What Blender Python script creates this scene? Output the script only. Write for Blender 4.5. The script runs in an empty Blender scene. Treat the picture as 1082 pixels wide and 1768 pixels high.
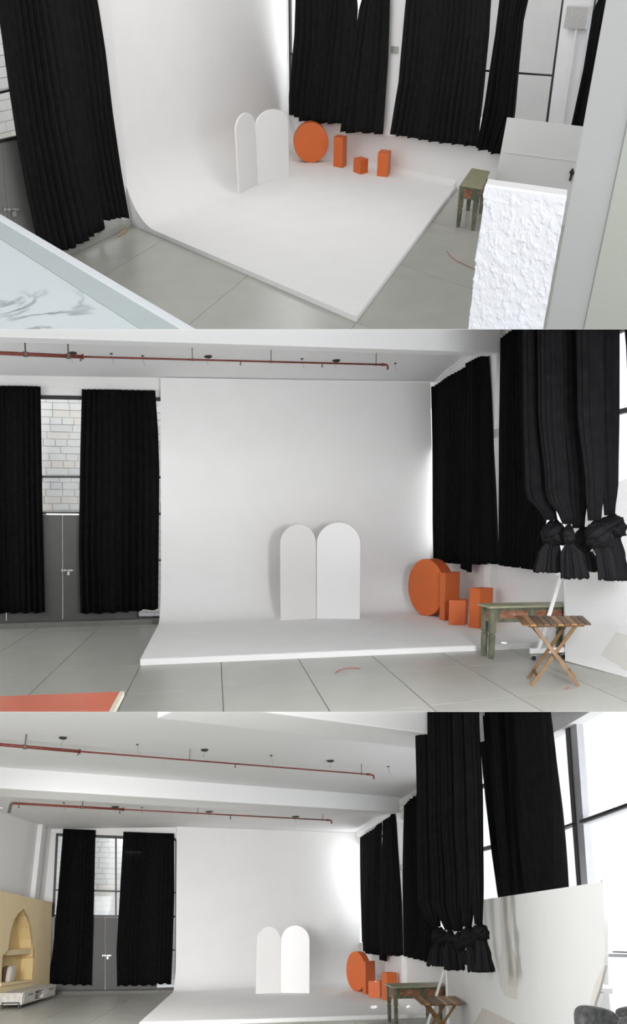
import bpy, bmesh, math, random
from mathutils import Vector, Matrix, noise
from mathutils.geometry import tessellate_polygon
random.seed(7)
SC = bpy.context.scene
COL = SC.collection
# ------------------------------------------------------------------ camera, sky, exposure
FPX, PX, PY = 1400.0, 541.0, 1100.0          # focal length and principal point in photo pixels
cam = bpy.data.cameras.new('camera'); camo = bpy.data.objects.new('camera', cam); COL.objects.link(camo)
cam.sensor_fit = 'HORIZONTAL'; cam.sensor_width = 36.0; cam.lens = 36.0*FPX/1082.0
cam.shift_y = (PY-884.0)/1082.0; cam.clip_start = 0.05; cam.clip_end = 500
TH2 = math.atan((PY-895)/FPX)
CAM = Vector((0, 0, 2.0))
camo.location = CAM; camo.rotation_euler = (math.pi/2-TH2, 0, 0)
SC.camera = camo
w = bpy.data.worlds.new('sky'); SC.world = w; w.use_nodes = True
w.node_tree.nodes['Background'].inputs[0].default_value = (0.965, 0.98, 1.0, 1)
w.node_tree.nodes['Background'].inputs[1].default_value = 1.12
vs = SC.view_settings; vs.view_transform = 'Standard'; vs.look = 'None'; vs.exposure = 0.0; vs.gamma = 1.0
vs.use_curve_mapping = False
SC.cycles.max_bounces = 10; SC.cycles.diffuse_bounces = 7; SC.cycles.transparent_max_bounces = 12
SC.cycles.use_denoising = True

# ------------------------------------------------------------------ three studio views, each a room of its own
class Room:
    def __init__(s, key, horizon, h, v0, v1):
        s.key, s.h = key, h
        s.th = math.atan((PY-horizon)/FPX); s.c, s.s = math.cos(s.th), math.sin(s.th)
        s.M = Matrix.Translation(CAM) @ Matrix.Rotation(s.th-TH2, 4, 'X') @ Matrix.Translation(Vector((0, 0, -h)))
        s.v0, s.v1 = v0, v1
        s.C = Vector((0, 0, h))
    def ray(s, u, v):
        a = (u-PX)/FPX; b = (PY-v)/FPX
        return Vector((a, s.c+b*s.s, -s.s+b*s.c))
    def fl(s, u, v, z=0.0):
        d = s.ray(u, v); return s.C + d*((z-s.h)/d.z)
    def pl(s, u, v, P):
        d = s.ray(u, v); return s.C + d*((P[0]-s.C).dot(P[1])/d.dot(P[1]))
    def up(s, P, v):
        b = (PY-v)/FPX
        return s.h + P[1]*(b*s.c-s.s)/(s.c+b*s.s)
    def proj(s, p):
        q = p-s.C; dep = q.y*s.c-q.z*s.s
        return PX+FPX*q.x/dep, PY-FPX*(q.y*s.s+q.z*s.c)/dep
    def atd(s, u, v, y):                     # point of a sight line at plan distance y
        d = s.ray(u, v); return s.C+d*(y/d.y)
def vplane(a, b):                            # vertical plane, normal pointing away from the viewer
    n = (b-a).cross(Vector((0, 0, 1))); n.z = 0; n.normalize()
    if n.dot(a) < 0: n = -n
    return (a.copy(), n)
def off(P, d): return (P[0]+P[1]*d, P[1])
R1 = Room(1, -75, 4.3, -40, 568.5)
R2 = Room(2, 895, 2.0, 568.5, 1229)
R3 = Room(3, 1585, 2.1, 1229, 1810)

LIGHTS = []
def area(R, name, loc, target, sx, sy, power, col=(1, 1, 1), spread=180):
    l = bpy.data.lights.new(name, 'AREA'); l.shape = 'RECTANGLE'; l.size = sx; l.size_y = sy; l.energy = power; l.color = col; l.spread = math.radians(spread)
    o = bpy.data.objects.new(name, l); COL.objects.link(o)
    a = R.M @ Vector(loc); b = R.M @ Vector(target)
    o.location = a; o.rotation_euler = (b-a).to_track_quat('-Z', 'Y').to_euler()
    return o

area(R1, 'ceiling_fill', (0, 19.5, 6.9), (0, 21, 0), 7, 6, 235, (1, .97, .94))  # added overhead lamp, out of view, lifts the whole top room
area(R1, 'window_leak', (-.35, 26.85, 4.3), (-3.5, 21.5, 3.6), .4, 5.0, 80)
area(R1, 'soft_fill', (0, -10, 6.0), (0, 22, 1), 5, 3, 200)  # added fill far behind the camera for the top room
area(R2, 'soft_fill', (2.3, 4.3, 2.15), (1.8, 18, 3.2), .8, 1.0, 320, (.97, .98, 1))  # unseen fill lamp past the right edge, brightens the back wall
area(R2, 'soft_fill', (-7.5, 9, 2.6), (2.8, 19, 2.4), 3.5, 2.2, 75)  # added fill past the left edge of the middle room
area(R2, 'soft_fill', (0, -12, 1.2), (1, 18, 3.4), 6, 1.6, 1450)  # added fill behind the camera, evens out the middle back wall
area(R2, 'window_leak', (3.01, 17.87, 2.9), (-1.5, 15.6, 2.6), .3, 3.6, 70)
area(R2, 'outside_fill', (-4.2, 16.3, 4.9), (-4.5, 17.6, 2.0), 3.0, .5, 16)  # added lamp hidden above the window, brightens the stone outside
area(R3, 'window_daylight', (6.3, 12, 3.4), (-4, 20, 0), 8, 3, 230, (.95, .97, 1))
area(R3, 'soft_fill', (-2.7, 4.4, 2.4), (0, 30, 2.4), 1.0, 1.0, 430)  # added fill past the left edge, reaches board and back wall
area(R3, 'soft_fill', (-5.4, 11.6, 2.5), (-4.3, 22, 0.2), 1.2, 1.2, 190, spread=80)  # unseen fill aimed down at the floor and sand wall
area(R3, 'soft_fill', (-5.2, 11.0, 1.4), (0.5, 30, 2.2), 1.0, 1.2, 34, spread=40)  # narrow added fill for the bottom room's back wall
area(R3, 'soft_fill', (0, -12, 1.3), (0, 27, 3), 7, 2.0, 300)  # added fill behind the camera for the bottom room
area(R3, 'window_leak', (1.96, 30.08, 3.0), (-3, 26.5, 2.8), .4, 4.0, 100)
area(R3, 'outside_fill', (-6.0, 27.3, 4.7), (-6.3, 28.6, 2.0), 3.0, .5, 16)  # added lamp tucked above the far window to lift the stone

# ------------------------------------------------------------------ materials
def mat(name, col, rough=0.6, spec=0.3, nz=None, bump=None, metal=0.0, emit=None):
    """nz = (scale, amount, second colour, stretch) mottling; bump = (scale, strength)"""
    m = bpy.data.materials.new(name); m.use_nodes = True
    nt = m.node_tree; b = nt.nodes['Principled BSDF']
    b.inputs['Base Color'].default_value = (*col, 1); b.inputs['Roughness'].default_value = rough
    b.inputs['Specular IOR Level'].default_value = spec; b.inputs['Metallic'].default_value = metal
    tc = nt.nodes.new('ShaderNodeTexCoord')
    if nz:
        mp = nt.nodes.new('ShaderNodeMapping'); nt.links.new(tc.outputs['Object'], mp.inputs[0])
        mp.inputs['Scale'].default_value = nz[3] if len(nz) > 3 else (1, 1, 1)
        n = nt.nodes.new('ShaderNodeTexNoise'); n.inputs['Scale'].default_value = nz[0]; n.inputs['Detail'].default_value = 6
        nt.links.new(mp.outputs[0], n.inputs[0])
        rp = nt.nodes.new('ShaderNodeValToRGB'); nt.links.new(n.outputs[0], rp.inputs[0])
        lo = 0.5-nz[1]/2; rp.color_ramp.elements[0].position = max(0, lo); rp.color_ramp.elements[1].position = min(1, 0.5+nz[1]/2)
        rp.color_ramp.elements[0].color = (*col, 1); rp.color_ramp.elements[1].color = (*nz[2], 1)
        nt.links.new(rp.outputs[0], b.inputs['Base Color'])
    if bump:
        n2 = nt.nodes.new('ShaderNodeTexNoise'); n2.inputs['Scale'].default_value = bump[0]; n2.inputs['Detail'].default_value = 5
        nt.links.new(tc.outputs['Object'], n2.inputs[0])
        bp = nt.nodes.new('ShaderNodeBump'); bp.inputs['Strength'].default_value = bump[1]; bp.inputs['Distance'].default_value = 0.02
        nt.links.new(n2.outputs[0], bp.inputs['Height']); nt.links.new(bp.outputs[0], b.inputs['Normal'])
    if emit:
        b.inputs['Emission Color'].default_value = (*emit[0], 1); b.inputs['Emission Strength'].default_value = emit[1]
    return m
WHITE = mat('white_paint', (.80, .795, .79), .62, .25, (1.1, .8, (.775, .77, .765)))
COVE = mat('cove_paint', (.83, .825, .82), .62, .2, (1.6, .7, (.79, .785, .775)), (9, .05))
WALLP = mat('wall_plaster', (.80, .79, .78), .7, .2, (.8, .8, (.76, .75, .74)), (14, .05))
CEIL = mat('ceiling_paint', (.80, .80, .80), .7, .2, (.7, .8, (.76, .76, .76)))
BOARD = mat('board_paint', (.74, .74, .735), .55, .3, (1.5, .8, (.70, .70, .695)))
TILE = mat('floor_vinyl', (.36, .36, .325), .33, .45, (2.2, .6, (.42, .42, .385)), (30, .03))
JOINT = mat('floor_joint', (.31, .31, .28), .7, .2, (5, .6, (.335, .335, .305)))
BLACK = mat('curtain_cloth', (.0035, .0035, .004), .95, .06, (9, .6, (.008, .008, .0085)), (60, .15))
BLACKL = mat('curtain_cloth_lit', (.009, .009, .0095), .95, .08, (9, .6, (.016, .016, .0165)), (60, .15))  # same cloth, colour lightened for the brighter exposure of the top view
BLACKS = mat('curtain_satin', (.0025, .0025, .003), .7, .12, (9, .6, (.006, .006, .0065)), (40, .2))
FRAME = mat('frame_metal', (.016, .016, .017), .45, .4, (20, .5, (.03, .03, .03)))
DOORM = mat('grey_door_metal', (.065, .064, .062), .5, .35, (3, .7, (.08, .078, .075)))
DOORL = mat('grey_door_metal_lit', (.19, .188, .182), .5, .35, (3, .7, (.22, .217, .21)))  # lit copy of the door metal, matching the top view's exposure
STEEL = mat('steel', (.55, .54, .52), .35, .5, (30, .5, (.4, .4, .4)), metal=.6)
ORANGE = mat('orange_paint', (.60, .13, .030), .5, .3, (3.5, .7, (.66, .155, .040)), (40, .08))
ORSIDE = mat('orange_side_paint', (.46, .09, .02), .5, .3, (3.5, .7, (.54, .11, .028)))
PIPE = mat('red_pipe_paint', (.13, .022, .014), .5, .35, (14, .5, (.22, .06, .045)))
RUST = mat('hanger_metal', (.08, .06, .05), .6, .3, (40, .5, (.2, .17, .15)))
DARK = mat('dark_opening', (.03, .025, .02), .8, .1, (20, .5, (.09, .08, .07)))
GREENP = mat('worn_green_paint', (.080, .102, .066), .5, .35, (11, .25, (.19, .17, .11), (1, 1, .5)), (40, .2))
GREENT = mat('worn_green_top', (.23, .255, .165), .38, .45, (6, .35, (.36, .31, .20), (1, 1, 1)), (30, .1))
GPALE = mat('worn_green_panel', (.20, .24, .13), .5, .35, (14, .35, (.38, .28, .17)), (30, .1))
DRAWR = mat('worn_red_drawer', (.17, .06, .03), .5, .35, (12, .35, (.34, .16, .09), (.6, 1, 2)), (30, .15))
WOODS = [mat('acacia_slat_'+n, c, .45, .4, (7, .5, d, (1, .3, 1)), (30, .1)) for n, c, d in (
    ('brown', (.24, .12, .045), (.12, .055, .02)), ('dark', (.075, .045, .028), (.16, .085, .04)), ('amber', (.44, .25, .10), (.26, .13, .05)))]
WLEG = mat('acacia_leg', (.25, .135, .045), .45, .4, (9, .5, (.11, .055, .02), (1, 1, .3)))
STONE = mat('stone_block', (.93, .92, .90), .8, .15, (4, .6, (.88, .87, .85)), (20, .2))
STONEB = mat('stone_block_grey', (.82, .82, .83), .8, .15, (4, .6, (.88, .87, .86)), (20, .2))
STONEC = mat('stone_block_buff', (.93, .88, .81), .8, .15, (4, .6, (.90, .86, .80)), (20, .2))
MORTAR = mat('stone_mortar', (.80, .79, .78), .9, .1, (9, .6, (.72, .71, .70)))
PLAST = mat('rough_plaster', (.70, .71, .74), .8, .2, (6, .7, (.63, .64, .67)), (38, .5))
GPOST = mat('post_plaster', (.39, .395, .39), .7, .2, (1.2, .8, (.365, .375, .365)))
GRPOST = mat('post_greenish', (.37, .385, .36), .6, .25, (1.5, .7, (.36, .375, .325)))
RIM = mat('ledge_rim_stone', (.56, .60, .61), .4, .4, (8, .6, (.62, .66, .67)))
BANDM = mat('ledge_band_stone', (.34, .39, .385), .4, .4, (5, .7, (.37, .42, .415)))
BEIGE = mat('sand_set_paint', (.74, .60, .37), .75, .15, (3, .8, (.68, .55, .34)), (12, .1))
BEIGED = mat('sand_niche_paint', (.70, .54, .28), .75, .15, (3, .8, (.62, .48, .25)), (12, .1))
CUSH = mat('cushion_linen', (.55, .51, .45), .9, .1, (9, .7, (.50, .46, .40)), (60, .2))
CUSHB = mat('cushion_brown', (.10, .06, .045), .9, .1, (9, .7, (.14, .09, .06)))
WWOOD = mat('whitewashed_wood', (.62, .60, .56), .6, .25, (9, .5, (.40, .38, .35), (1, 4, 1)))
STAIN = mat('water_stain', (.60, .585, .54), .6, .25, (4, .8, (.65, .635, .60)))
STAIND = mat('water_stain_dark', (.56, .525, .475), .6, .25, (4, .8, (.62, .595, .55)))
CARD = mat('cardboard', (.42, .34, .24), .85, .1, (9, .6, (.36, .29, .20)))
REDT = mat('red_table_top', (.52, .12, .065), .38, .4, (2.5, .8, (.66, .17, .09)))
CREAM = mat('cream_edge', (.70, .66, .54), .6, .3, (9, .6, (.55, .50, .40)))
RUBBER = mat('rubber', (.02, .02, .022), .5, .3, (9, .6, (.035, .035, .035)))
VINYL = mat('scuffed_dark_vinyl', (.035, .038, .037), .4, .35, (22, .22, (.09, .09, .09)), (40, .6))
VINYLG = mat('grey_vinyl', (.045, .045, .045), .5, .3, (6, .6, (.06, .06, .06)))
LAMPG = mat('lamp_glass', (.9, .9, .95), .4, .4, (9, .6, (.9, .95, 1)), emit=((.9, .95, 1), 9))
REDW = mat('red_cord', (.45, .08, .05), .6, .3, (9, .6, (.38, .07, .05)))
def glass_mat():
    m = bpy.data.materials.new('window_glass'); m.use_nodes = True; nt = m.node_tree; nt.nodes.clear()
    o = nt.nodes.new('ShaderNodeOutputMaterial'); t = nt.nodes.new('ShaderNodeBsdfTransparent'); g = nt.nodes.new('ShaderNodeBsdfGlossy')
    n = nt.nodes.new('ShaderNodeTexNoise'); n.inputs['Scale'].default_value = 2
    mx = nt.nodes.new('ShaderNodeMixShader'); mr = nt.nodes.new('ShaderNodeMapRange')
    mr.inputs['To Min'].default_value = .0008; mr.inputs['To Max'].default_value = .002
    t.inputs[0].default_value = (.97, .98, .985, 1); g.inputs['Roughness'].default_value = .05
    nt.links.new(n.outputs[0], mr.inputs[0]); nt.links.new(mr.outputs[0], mx.inputs[0])
    nt.links.new(t.outputs[0], mx.inputs[1]); nt.links.new(g.outputs[0], mx.inputs[2]); nt.links.new(mx.outputs[0], o.inputs[0])
    return m
GLASS = glass_mat()
def marble_mat():
    m = mat('white_marble', (.47, .53, .54), .3, .45, (2, .7, (.51, .56, .57)))
    nt = m.node_tree; b = nt.nodes['Principled BSDF']; base = b.inputs['Base Color'].links[0].from_socket
    tc = nt.nodes.new('ShaderNodeTexCoord')
    n = nt.nodes.new('ShaderNodeTexNoise'); n.inputs['Scale'].default_value = 2.6; n.inputs['Detail'].default_value = 7; n.inputs['Distortion'].default_value = 1.1
    nt.links.new(tc.outputs['Object'], n.inputs[0])
    sb = nt.nodes.new('ShaderNodeMath'); sb.operation = 'SUBTRACT'; sb.inputs[1].default_value = .5; nt.links.new(n.outputs[0], sb.inputs[0])
    ab = nt.nodes.new('ShaderNodeMath'); ab.operation = 'ABSOLUTE'; nt.links.new(sb.outputs[0], ab.inputs[0])
    rp = nt.nodes.new('ShaderNodeValToRGB'); rp.color_ramp.elements[0].position = .0; rp.color_ramp.elements[1].position = .035
    rp.color_ramp.elements[0].color = (1, 1, 1, 1); rp.color_ramp.elements[1].color = (0, 0, 0, 1); nt.links.new(ab.outputs[0], rp.inputs[0])
    n2 = nt.nodes.new('ShaderNodeTexNoise'); n2.inputs['Scale'].default_value = 2.4; nt.links.new(tc.outputs['Object'], n2.inputs[0])
    rp2 = nt.nodes.new('ShaderNodeValToRGB'); rp2.color_ramp.elements[0].position = .35; rp2.color_ramp.elements[1].position = .5; nt.links.new(n2.outputs[0], rp2.inputs[0])
    mu = nt.nodes.new('ShaderNodeMath'); mu.operation = 'MULTIPLY'; nt.links.new(rp.outputs[0], mu.inputs[0]); nt.links.new(rp2.outputs[0], mu.inputs[1])
    mp = nt.nodes.new('ShaderNodeMapping'); mp.vector_type = 'POINT'; c = R1.fl(40, 545, 3.4)-R1.fl(120, 520, 3.34)
    mp.inputs['Location'].default_value = (-c.x, -c.y, 0); mp.inputs['Scale'].default_value = (1, 1, 0); nt.links.new(tc.outputs['Object'], mp.inputs[0])
    ln = nt.nodes.new('ShaderNodeVectorMath'); ln.operation = 'LENGTH'; nt.links.new(mp.outputs[0], ln.inputs[0])
    rg = nt.nodes.new('ShaderNodeMapRange'); rg.inputs['From Min'].default_value = .05; rg.inputs['From Max'].default_value = .34; rg.inputs['To Min'].default_value = 1; rg.inputs['To Max'].default_value = 0
    nt.links.new(ln.outputs['Value'], rg.inputs[0]); mu2 = nt.nodes.new('ShaderNodeMath'); mu2.operation = 'MULTIPLY'
    nt.links.new(mu.outputs[0], mu2.inputs[0]); nt.links.new(rg.outputs[0], mu2.inputs[1]); mu = mu2
    mx = nt.nodes.new('ShaderNodeMixRGB'); mx.inputs[2].default_value = (.10, .11, .12, 1)
    nt.links.new(mu.outputs[0], mx.inputs[0]); nt.links.new(base, mx.inputs[1]); nt.links.new(mx.outputs[0], b.inputs['Base Color'])
    return m
MARBLE = marble_mat()

# ------------------------------------------------------------------ mesh helpers (all points in room coordinates)
ROOMOF = {}
class MB:
    def __init__(s): s.v, s.f = [], []
    def add(s, vs, fs):
        k = len(s.v); s.v += [Vector(p) for p in vs]; s.f += [[i+k for i in f] for f in fs]; return s
    def box(s, o, a, b, c):                  # corner and three edge vectors
        o, a, b, c = Vector(o), Vector(a), Vector(b), Vector(c)
        P = [o, o+a, o+a+b, o+b, o+c, o+a+c, o+a+b+c, o+b+c]
        return s.add(P, [(0, 3, 2, 1), (4, 5, 6, 7), (0, 1, 5, 4), (1, 2, 6, 5), (2, 3, 7, 6), (3, 0, 4, 7)])
    def cbox(s, c, x, y, z): c, x, y, z = Vector(c), Vector(x), Vector(y), Vector(z); return s.box(c-x/2-y/2-z/2, x, y, z)
    def prism(s, poly, vec, holes=()):
        vec = Vector(vec); loops = [list(map(Vector, poly))]+[list(map(Vector, h)) for h in holes]
        flat = [p for l in loops for p in l]; n = len(flat)
        tris = tessellate_polygon(loops)
        fs = [tuple(t) for t in tris] + [tuple(i+n for i in reversed(t)) for t in tris]
        if not holes: fs = [tuple(range(n)), tuple(range(2*n-1, n-1, -1))]
        k = 0
        for l in loops:
            m = len(l)
            for i in range(m): j = (i+1) % m; fs.append((k+i, k+i+n, k+j+n, k+j))
            k += m
        return s.add(flat+[p+vec for p in flat], fs)
    def tube(s, pts, r, n=10, cap=True):
        pts = [Vector(p) for p in pts]; rs = r if isinstance(r, (list, tuple)) else [r]*len(pts)
        vs = []; fs = []; up = None
        for i, p in enumerate(pts):
            d = (pts[min(i+1, len(pts)-1)]-pts[max(i-1, 0)]).normalized()
            if up is None: up = d.orthogonal().normalized()
            up = (up-d*up.dot(d)).normalized(); sd = d.cross(up)
            vs += [p+(up*math.cos(t)+sd*math.sin(t))*rs[i] for t in [2*math.pi*k/n for k in range(n)]]
        for i in range(len(pts)-1):
            for k in range(n): a, b = i*n+k, i*n+(k+1) % n; fs.append((a, b, b+n, a+n))
        if cap: fs += [tuple(range(n-1, -1, -1)), tuple(range((len(pts)-1)*n, len(pts)*n))]
        return s.add(vs, fs)
    def loft(s, rings, cap=True):
        n = len(rings[0]); vs = [p for r in rings for p in r]; fs = []
        for i in range(len(rings)-1):
            for k in range(n): a, b = i*n+k, i*n+(k+1) % n; fs.append((a, b, b+n, a+n))
        if cap: fs += [tuple(range(n-1, -1, -1)), tuple(range((len(rings)-1)*n, len(rings)*n))]
        return s.add(vs, fs)
    def build(s, R, name, m, parent=None, smooth=False, bevel=0, label=None, cat=None, kind=None, group=None, org=None):
        me = bpy.data.meshes.new(name)
        if parent is not None:
            T = TL[parent.name]
        else:
            if org is None:
                lo = Vector([min(p[i] for p in s.v) for i in range(3)]); hi = Vector([max(p[i] for p in s.v) for i in range(3)])
                org = Vector(((lo.x+hi.x)/2, (lo.y+hi.y)/2, lo.z))
            T = Vector(org)
        me.from_pydata([p-T for p in s.v], [], s.f)
        bm = bmesh.new(); bm.from_mesh(me); bmesh.ops.recalc_face_normals(bm, faces=bm.faces)
        if bevel: bmesh.ops.bevel(bm, geom=[e for e in bm.edges if e.calc_face_angle(0) > .5], offset=bevel, segments=2, affect='EDGES', profile=.6)
        bm.to_mesh(me); bm.free()
        if smooth:
            for p in me.polygons: p.use_smooth = True
        me.materials.append(m)
        o = bpy.data.objects.new(name, me); COL.objects.link(o); ROOMOF[o.name] = R; TL[o.name] = T
        if parent is not None: o.parent = parent
        else: o.matrix_world = R.M @ Matrix.Translation(T)
        tag(o, label, cat, kind, group)
        return o
TL = {}
def tag(o, label=None, cat=None, kind=None, group=None):
    for k, v in (('label', label), ('category', cat), ('kind', kind), ('group', group)):
        if v: o[k] = v
def thing(R, name, loc, label=None, cat=None, kind=None, group=None):
    o = bpy.data.objects.new(name, None); COL.objects.link(o); o.empty_display_size = .1
    loc = Vector(loc); o.matrix_world = R.M @ Matrix.Translation(loc); ROOMOF[o.name] = R; TL[o.name] = loc
    tag(o, label, cat, kind, group); return o
def slab(R, name, px, P, th, m, parent=None, **k):      # outline seen in the photo, laid on plane P, with real thickness
    pts = [R.pl(u, v, P) for u, v in px]
    return MB().prism(pts, P[1]*th).build(R, name, m, parent, **k)
Z = Vector((0, 0, 1))
def lerp(a, b, t): return a+(b-a)*t
def plin(L, q):                              # piecewise linear along a list of points, q 0..1 by rows
    v = L[0][1]+(L[-1][1]-L[0][1])*q
    for a, b in zip(L, L[1:]):
        if (v-a[1])*(v-b[1]) <= 1e-9 and a[1] != b[1]:
            t = (v-a[1])/(b[1]-a[1]); return (lerp(a[0], b[0], t), v)
    return L[-1]

def curtain(R, L, Rr, P, folds, label, group, hem=None, amp=.05, inset=.12, seed=0, m=None, nv=22, pinch=.5):
    rnd = random.Random(seed); n = folds*8
    ph = [rnd.uniform(0, 6.28) for _ in range(6)]
    pln = off(P, -inset); fr = []; bk = []
    hem = hem or [(0, 0), (1, 0)]
    for j in range(nv+1):
        q = j/nv; a = plin(L, q); b = plin(Rr, q)
        for i in range(n+1):
            p = i/n
            u, v = lerp(a[0], b[0], p), lerp(a[1], b[1], p)
            hv = 0
            for h0, h1 in zip(hem, hem[1:]):
                if h0[0] <= p <= h1[0]+1e-9: hv = lerp(h0[1], h1[1], (p-h0[0])/max(1e-6, h1[0]-h0[0])); break
            v += hv*q**8
            ang = 2*math.pi*folds*(p+.012*math.sin(5*p+ph[0])+.010*math.sin(9*p+ph[1]+q))
            am = amp*(pinch+(1-pinch)*q)*(.75+.4*math.sin(11*p+ph[2]))
            d = am*(math.sin(ang)+.35*math.sin(ang*2.1+ph[3]+1.5*q))+.25*amp*math.sin(3*q+7*p+ph[4])
            if j == nv: v += 1.2*math.sin(ang*.5+ph[5])
            pt = R.pl(u, v, pln)-P[1]*d
            fr.append(pt); bk.append(pt+P[1]*.012)
    W = n+1; K = len(fr); fs = []
    for j in range(nv):
        for i in range(n):
            a = j*W+i; fs.append((a, a+1, a+W+1, a+W)); fs.append((K+a, K+a+W, K+a+W+1, K+a+1))
    for i in range(n): fs.append((i, K+i, K+i+1, i+1)); a = nv*W+i; fs.append((a, a+1, K+a+1, K+a))
    for j in range(nv): a = j*W; fs.append((a, a+W, K+a+W, K+a)); a += n; fs.append((a, K+a, K+a+W, a+W))
    return MB().add(fr+bk, fs).build(R, 'curtain', m or BLACK, smooth=True, label=label, cat='curtain', group=group)

def bundle(R, y, top, neck, knot, tail, label, group, seed):
    """a gathered curtain: top = [(xl,xr,row)...] down to the neck, knot = (x, row, rx, ry), tail = [(xl,xr,row)...]"""
    rnd = random.Random(seed); N = 96
    base = R.atd(knot[0], knot[1], y); root = thing(R, 'knotted_curtain', (base.x, y, base.z), label, 'curtain', group=group)
    k1, k2 = rnd.uniform(0, 6), rnd.uniform(0, 6)
    def rings(rows, lobes, dep, amp):
        out = []; M = 18
        r0, r1 = rows[0][2], rows[-1][2]
        for i in range(M+1):
            v = lerp(r0, r1, i/M)
            for a, b in zip(rows, rows[1:]):
                if a[2] <= v <= b[2]+1e-6: t = (v-a[2])/(b[2]-a[2]); t = t*t*(3-2*t) if len(rows) > 2 else t; xl, xr = lerp(a[0], b[0], t), lerp(a[1], b[1], t); break
            pl_, pr = R.atd(xl, v, y), R.atd(xr, v, y); c = (pl_+pr)/2; hw = (pr-pl_).length/2
            ring = []
            for k in range(N):
                t = 2*math.pi*k/N
                f = 1+amp*math.sin(lobes*t+k1+.5*i/M)+amp*.5*math.sin((lobes*2-1)*t+k2)
                ring.append(c+Vector((math.cos(t)*hw*f, math.sin(t)*hw*dep*f, 0)))
            out.append(ring)
        return out
    t0 = top+[neck]
    MB().loft(rings(t0, 11, .75, .13)).build(R, 'drape', BLACK, root, smooth=True)
    # knot: overlapping rolls of cloth
    kx, kv, rx, ry = knot; sc = (R.atd(kx+1, kv, y)-R.atd(kx, kv, y)).length
    for q, (dx, dv, ax, ay, rot) in enumerate(((0, 0, 1, 1, 0), (-.15, -.25, .95, .5, .5), (.2, .3, .9, .5, -.45), (.45, .1, .6, .7, .2))):
        c = R.atd(kx+dx*rx, kv+dv*ry, y)-Vector((0, .25*rx*sc if q else 0, 0)); rg = []
        for i in range(13):
            a = math.pi*(i+.15)/12.3; ring = []
            for k in range(20):
                t = 2*math.pi*k/20
                f = 1+.10*math.sin(3*a*2+4*t+k1+q)+.06*math.sin(9*a+2*t)
                x = math.sin(a)*math.cos(t)*ax*rx*sc*f; yy = math.sin(a)*math.sin(t)*.85*rx*sc*f; z = math.cos(a)*ay*ry*sc*f
                ring.append(c+Vector((x*math.cos(rot)-z*math.sin(rot), yy, x*math.sin(rot)+z*math.cos(rot))))
            rg.append(ring)
        MB().loft(rg).build(R, 'knot_fold', BLACKS, root, smooth=True)
    rg = rings(tail, 7, .6, .17)
    last = rg[-1]
    for k in range(N): last[k] = last[k]+Z*(.015*math.sin(k*1.1+k2))
    MB().loft(rg).build(R, 'tail', BLACKS, root, smooth=True)
    return root

def crate(R, L, F, Rt, vt, z0, label, name='plinth', m=ORANGE, group=None):
    """upright box from the three lower corners one can see"""
    l, f, r = R.fl(*L, z0), R.fl(*F, z0), R.fl(*Rt, z0); h = R.up(f, vt)-z0
    b = l+r-f
    return MB().prism([l, f, r, b], Z*h).build(R, name, m, label=label, cat='plinth', bevel=.008, group=group)

def disc(R, base, top_v, axis, th, z0, label):
    c0 = R.fl(*base, z0); H = R.up(c0, top_v)-z0; r = H/2; ax = Vector((math.cos(axis), math.sin(axis), 0)); sd = Vector((-ax.y, ax.x, 0))
    c = c0+Z*r; root = thing(R, 'round_plinth', c0, label, 'plinth')
    N = 72
    ring = lambda o, q: [c+ax*o+(sd*math.cos(t)+Z*math.sin(t))*q for t in [2*math.pi*k/N for k in range(N)]]
    MB().loft([ring(0.012, r-.012), ring(0.012, r), ring(th, r), ring(th, r-.012)]).build(R, 'rim', ORSIDE, root, smooth=False)
    MB().loft([ring(0, r-.006), ring(.012, r-.001)]).build(R, 'face_disc', ORANGE, root)
    return root

def arch(R, a, b, sh, tp, z0, label, th=.04, m=WHITE):
    A, B = R.fl(*a, z0), R.fl(*b, z0); P = vplane(A, B); W = (B-A).length; x = (B-A).normalized()
    mid = (A+B)/2; zs = R.up(mid, sh); zt = R.up(mid, tp)
    pts = [A.copy(), B.copy()]
    for k in range(25):
        t = math.pi*k/24; pts.append(mid+x*(W/2*math.cos(t))+Z*(zs-z0+(zt-zs)*math.sin(t)))
    return MB().prism(pts, P[1]*th).build(R, 'arch_panel', m, label=label, cat='arch panel', bevel=.006)

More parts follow.
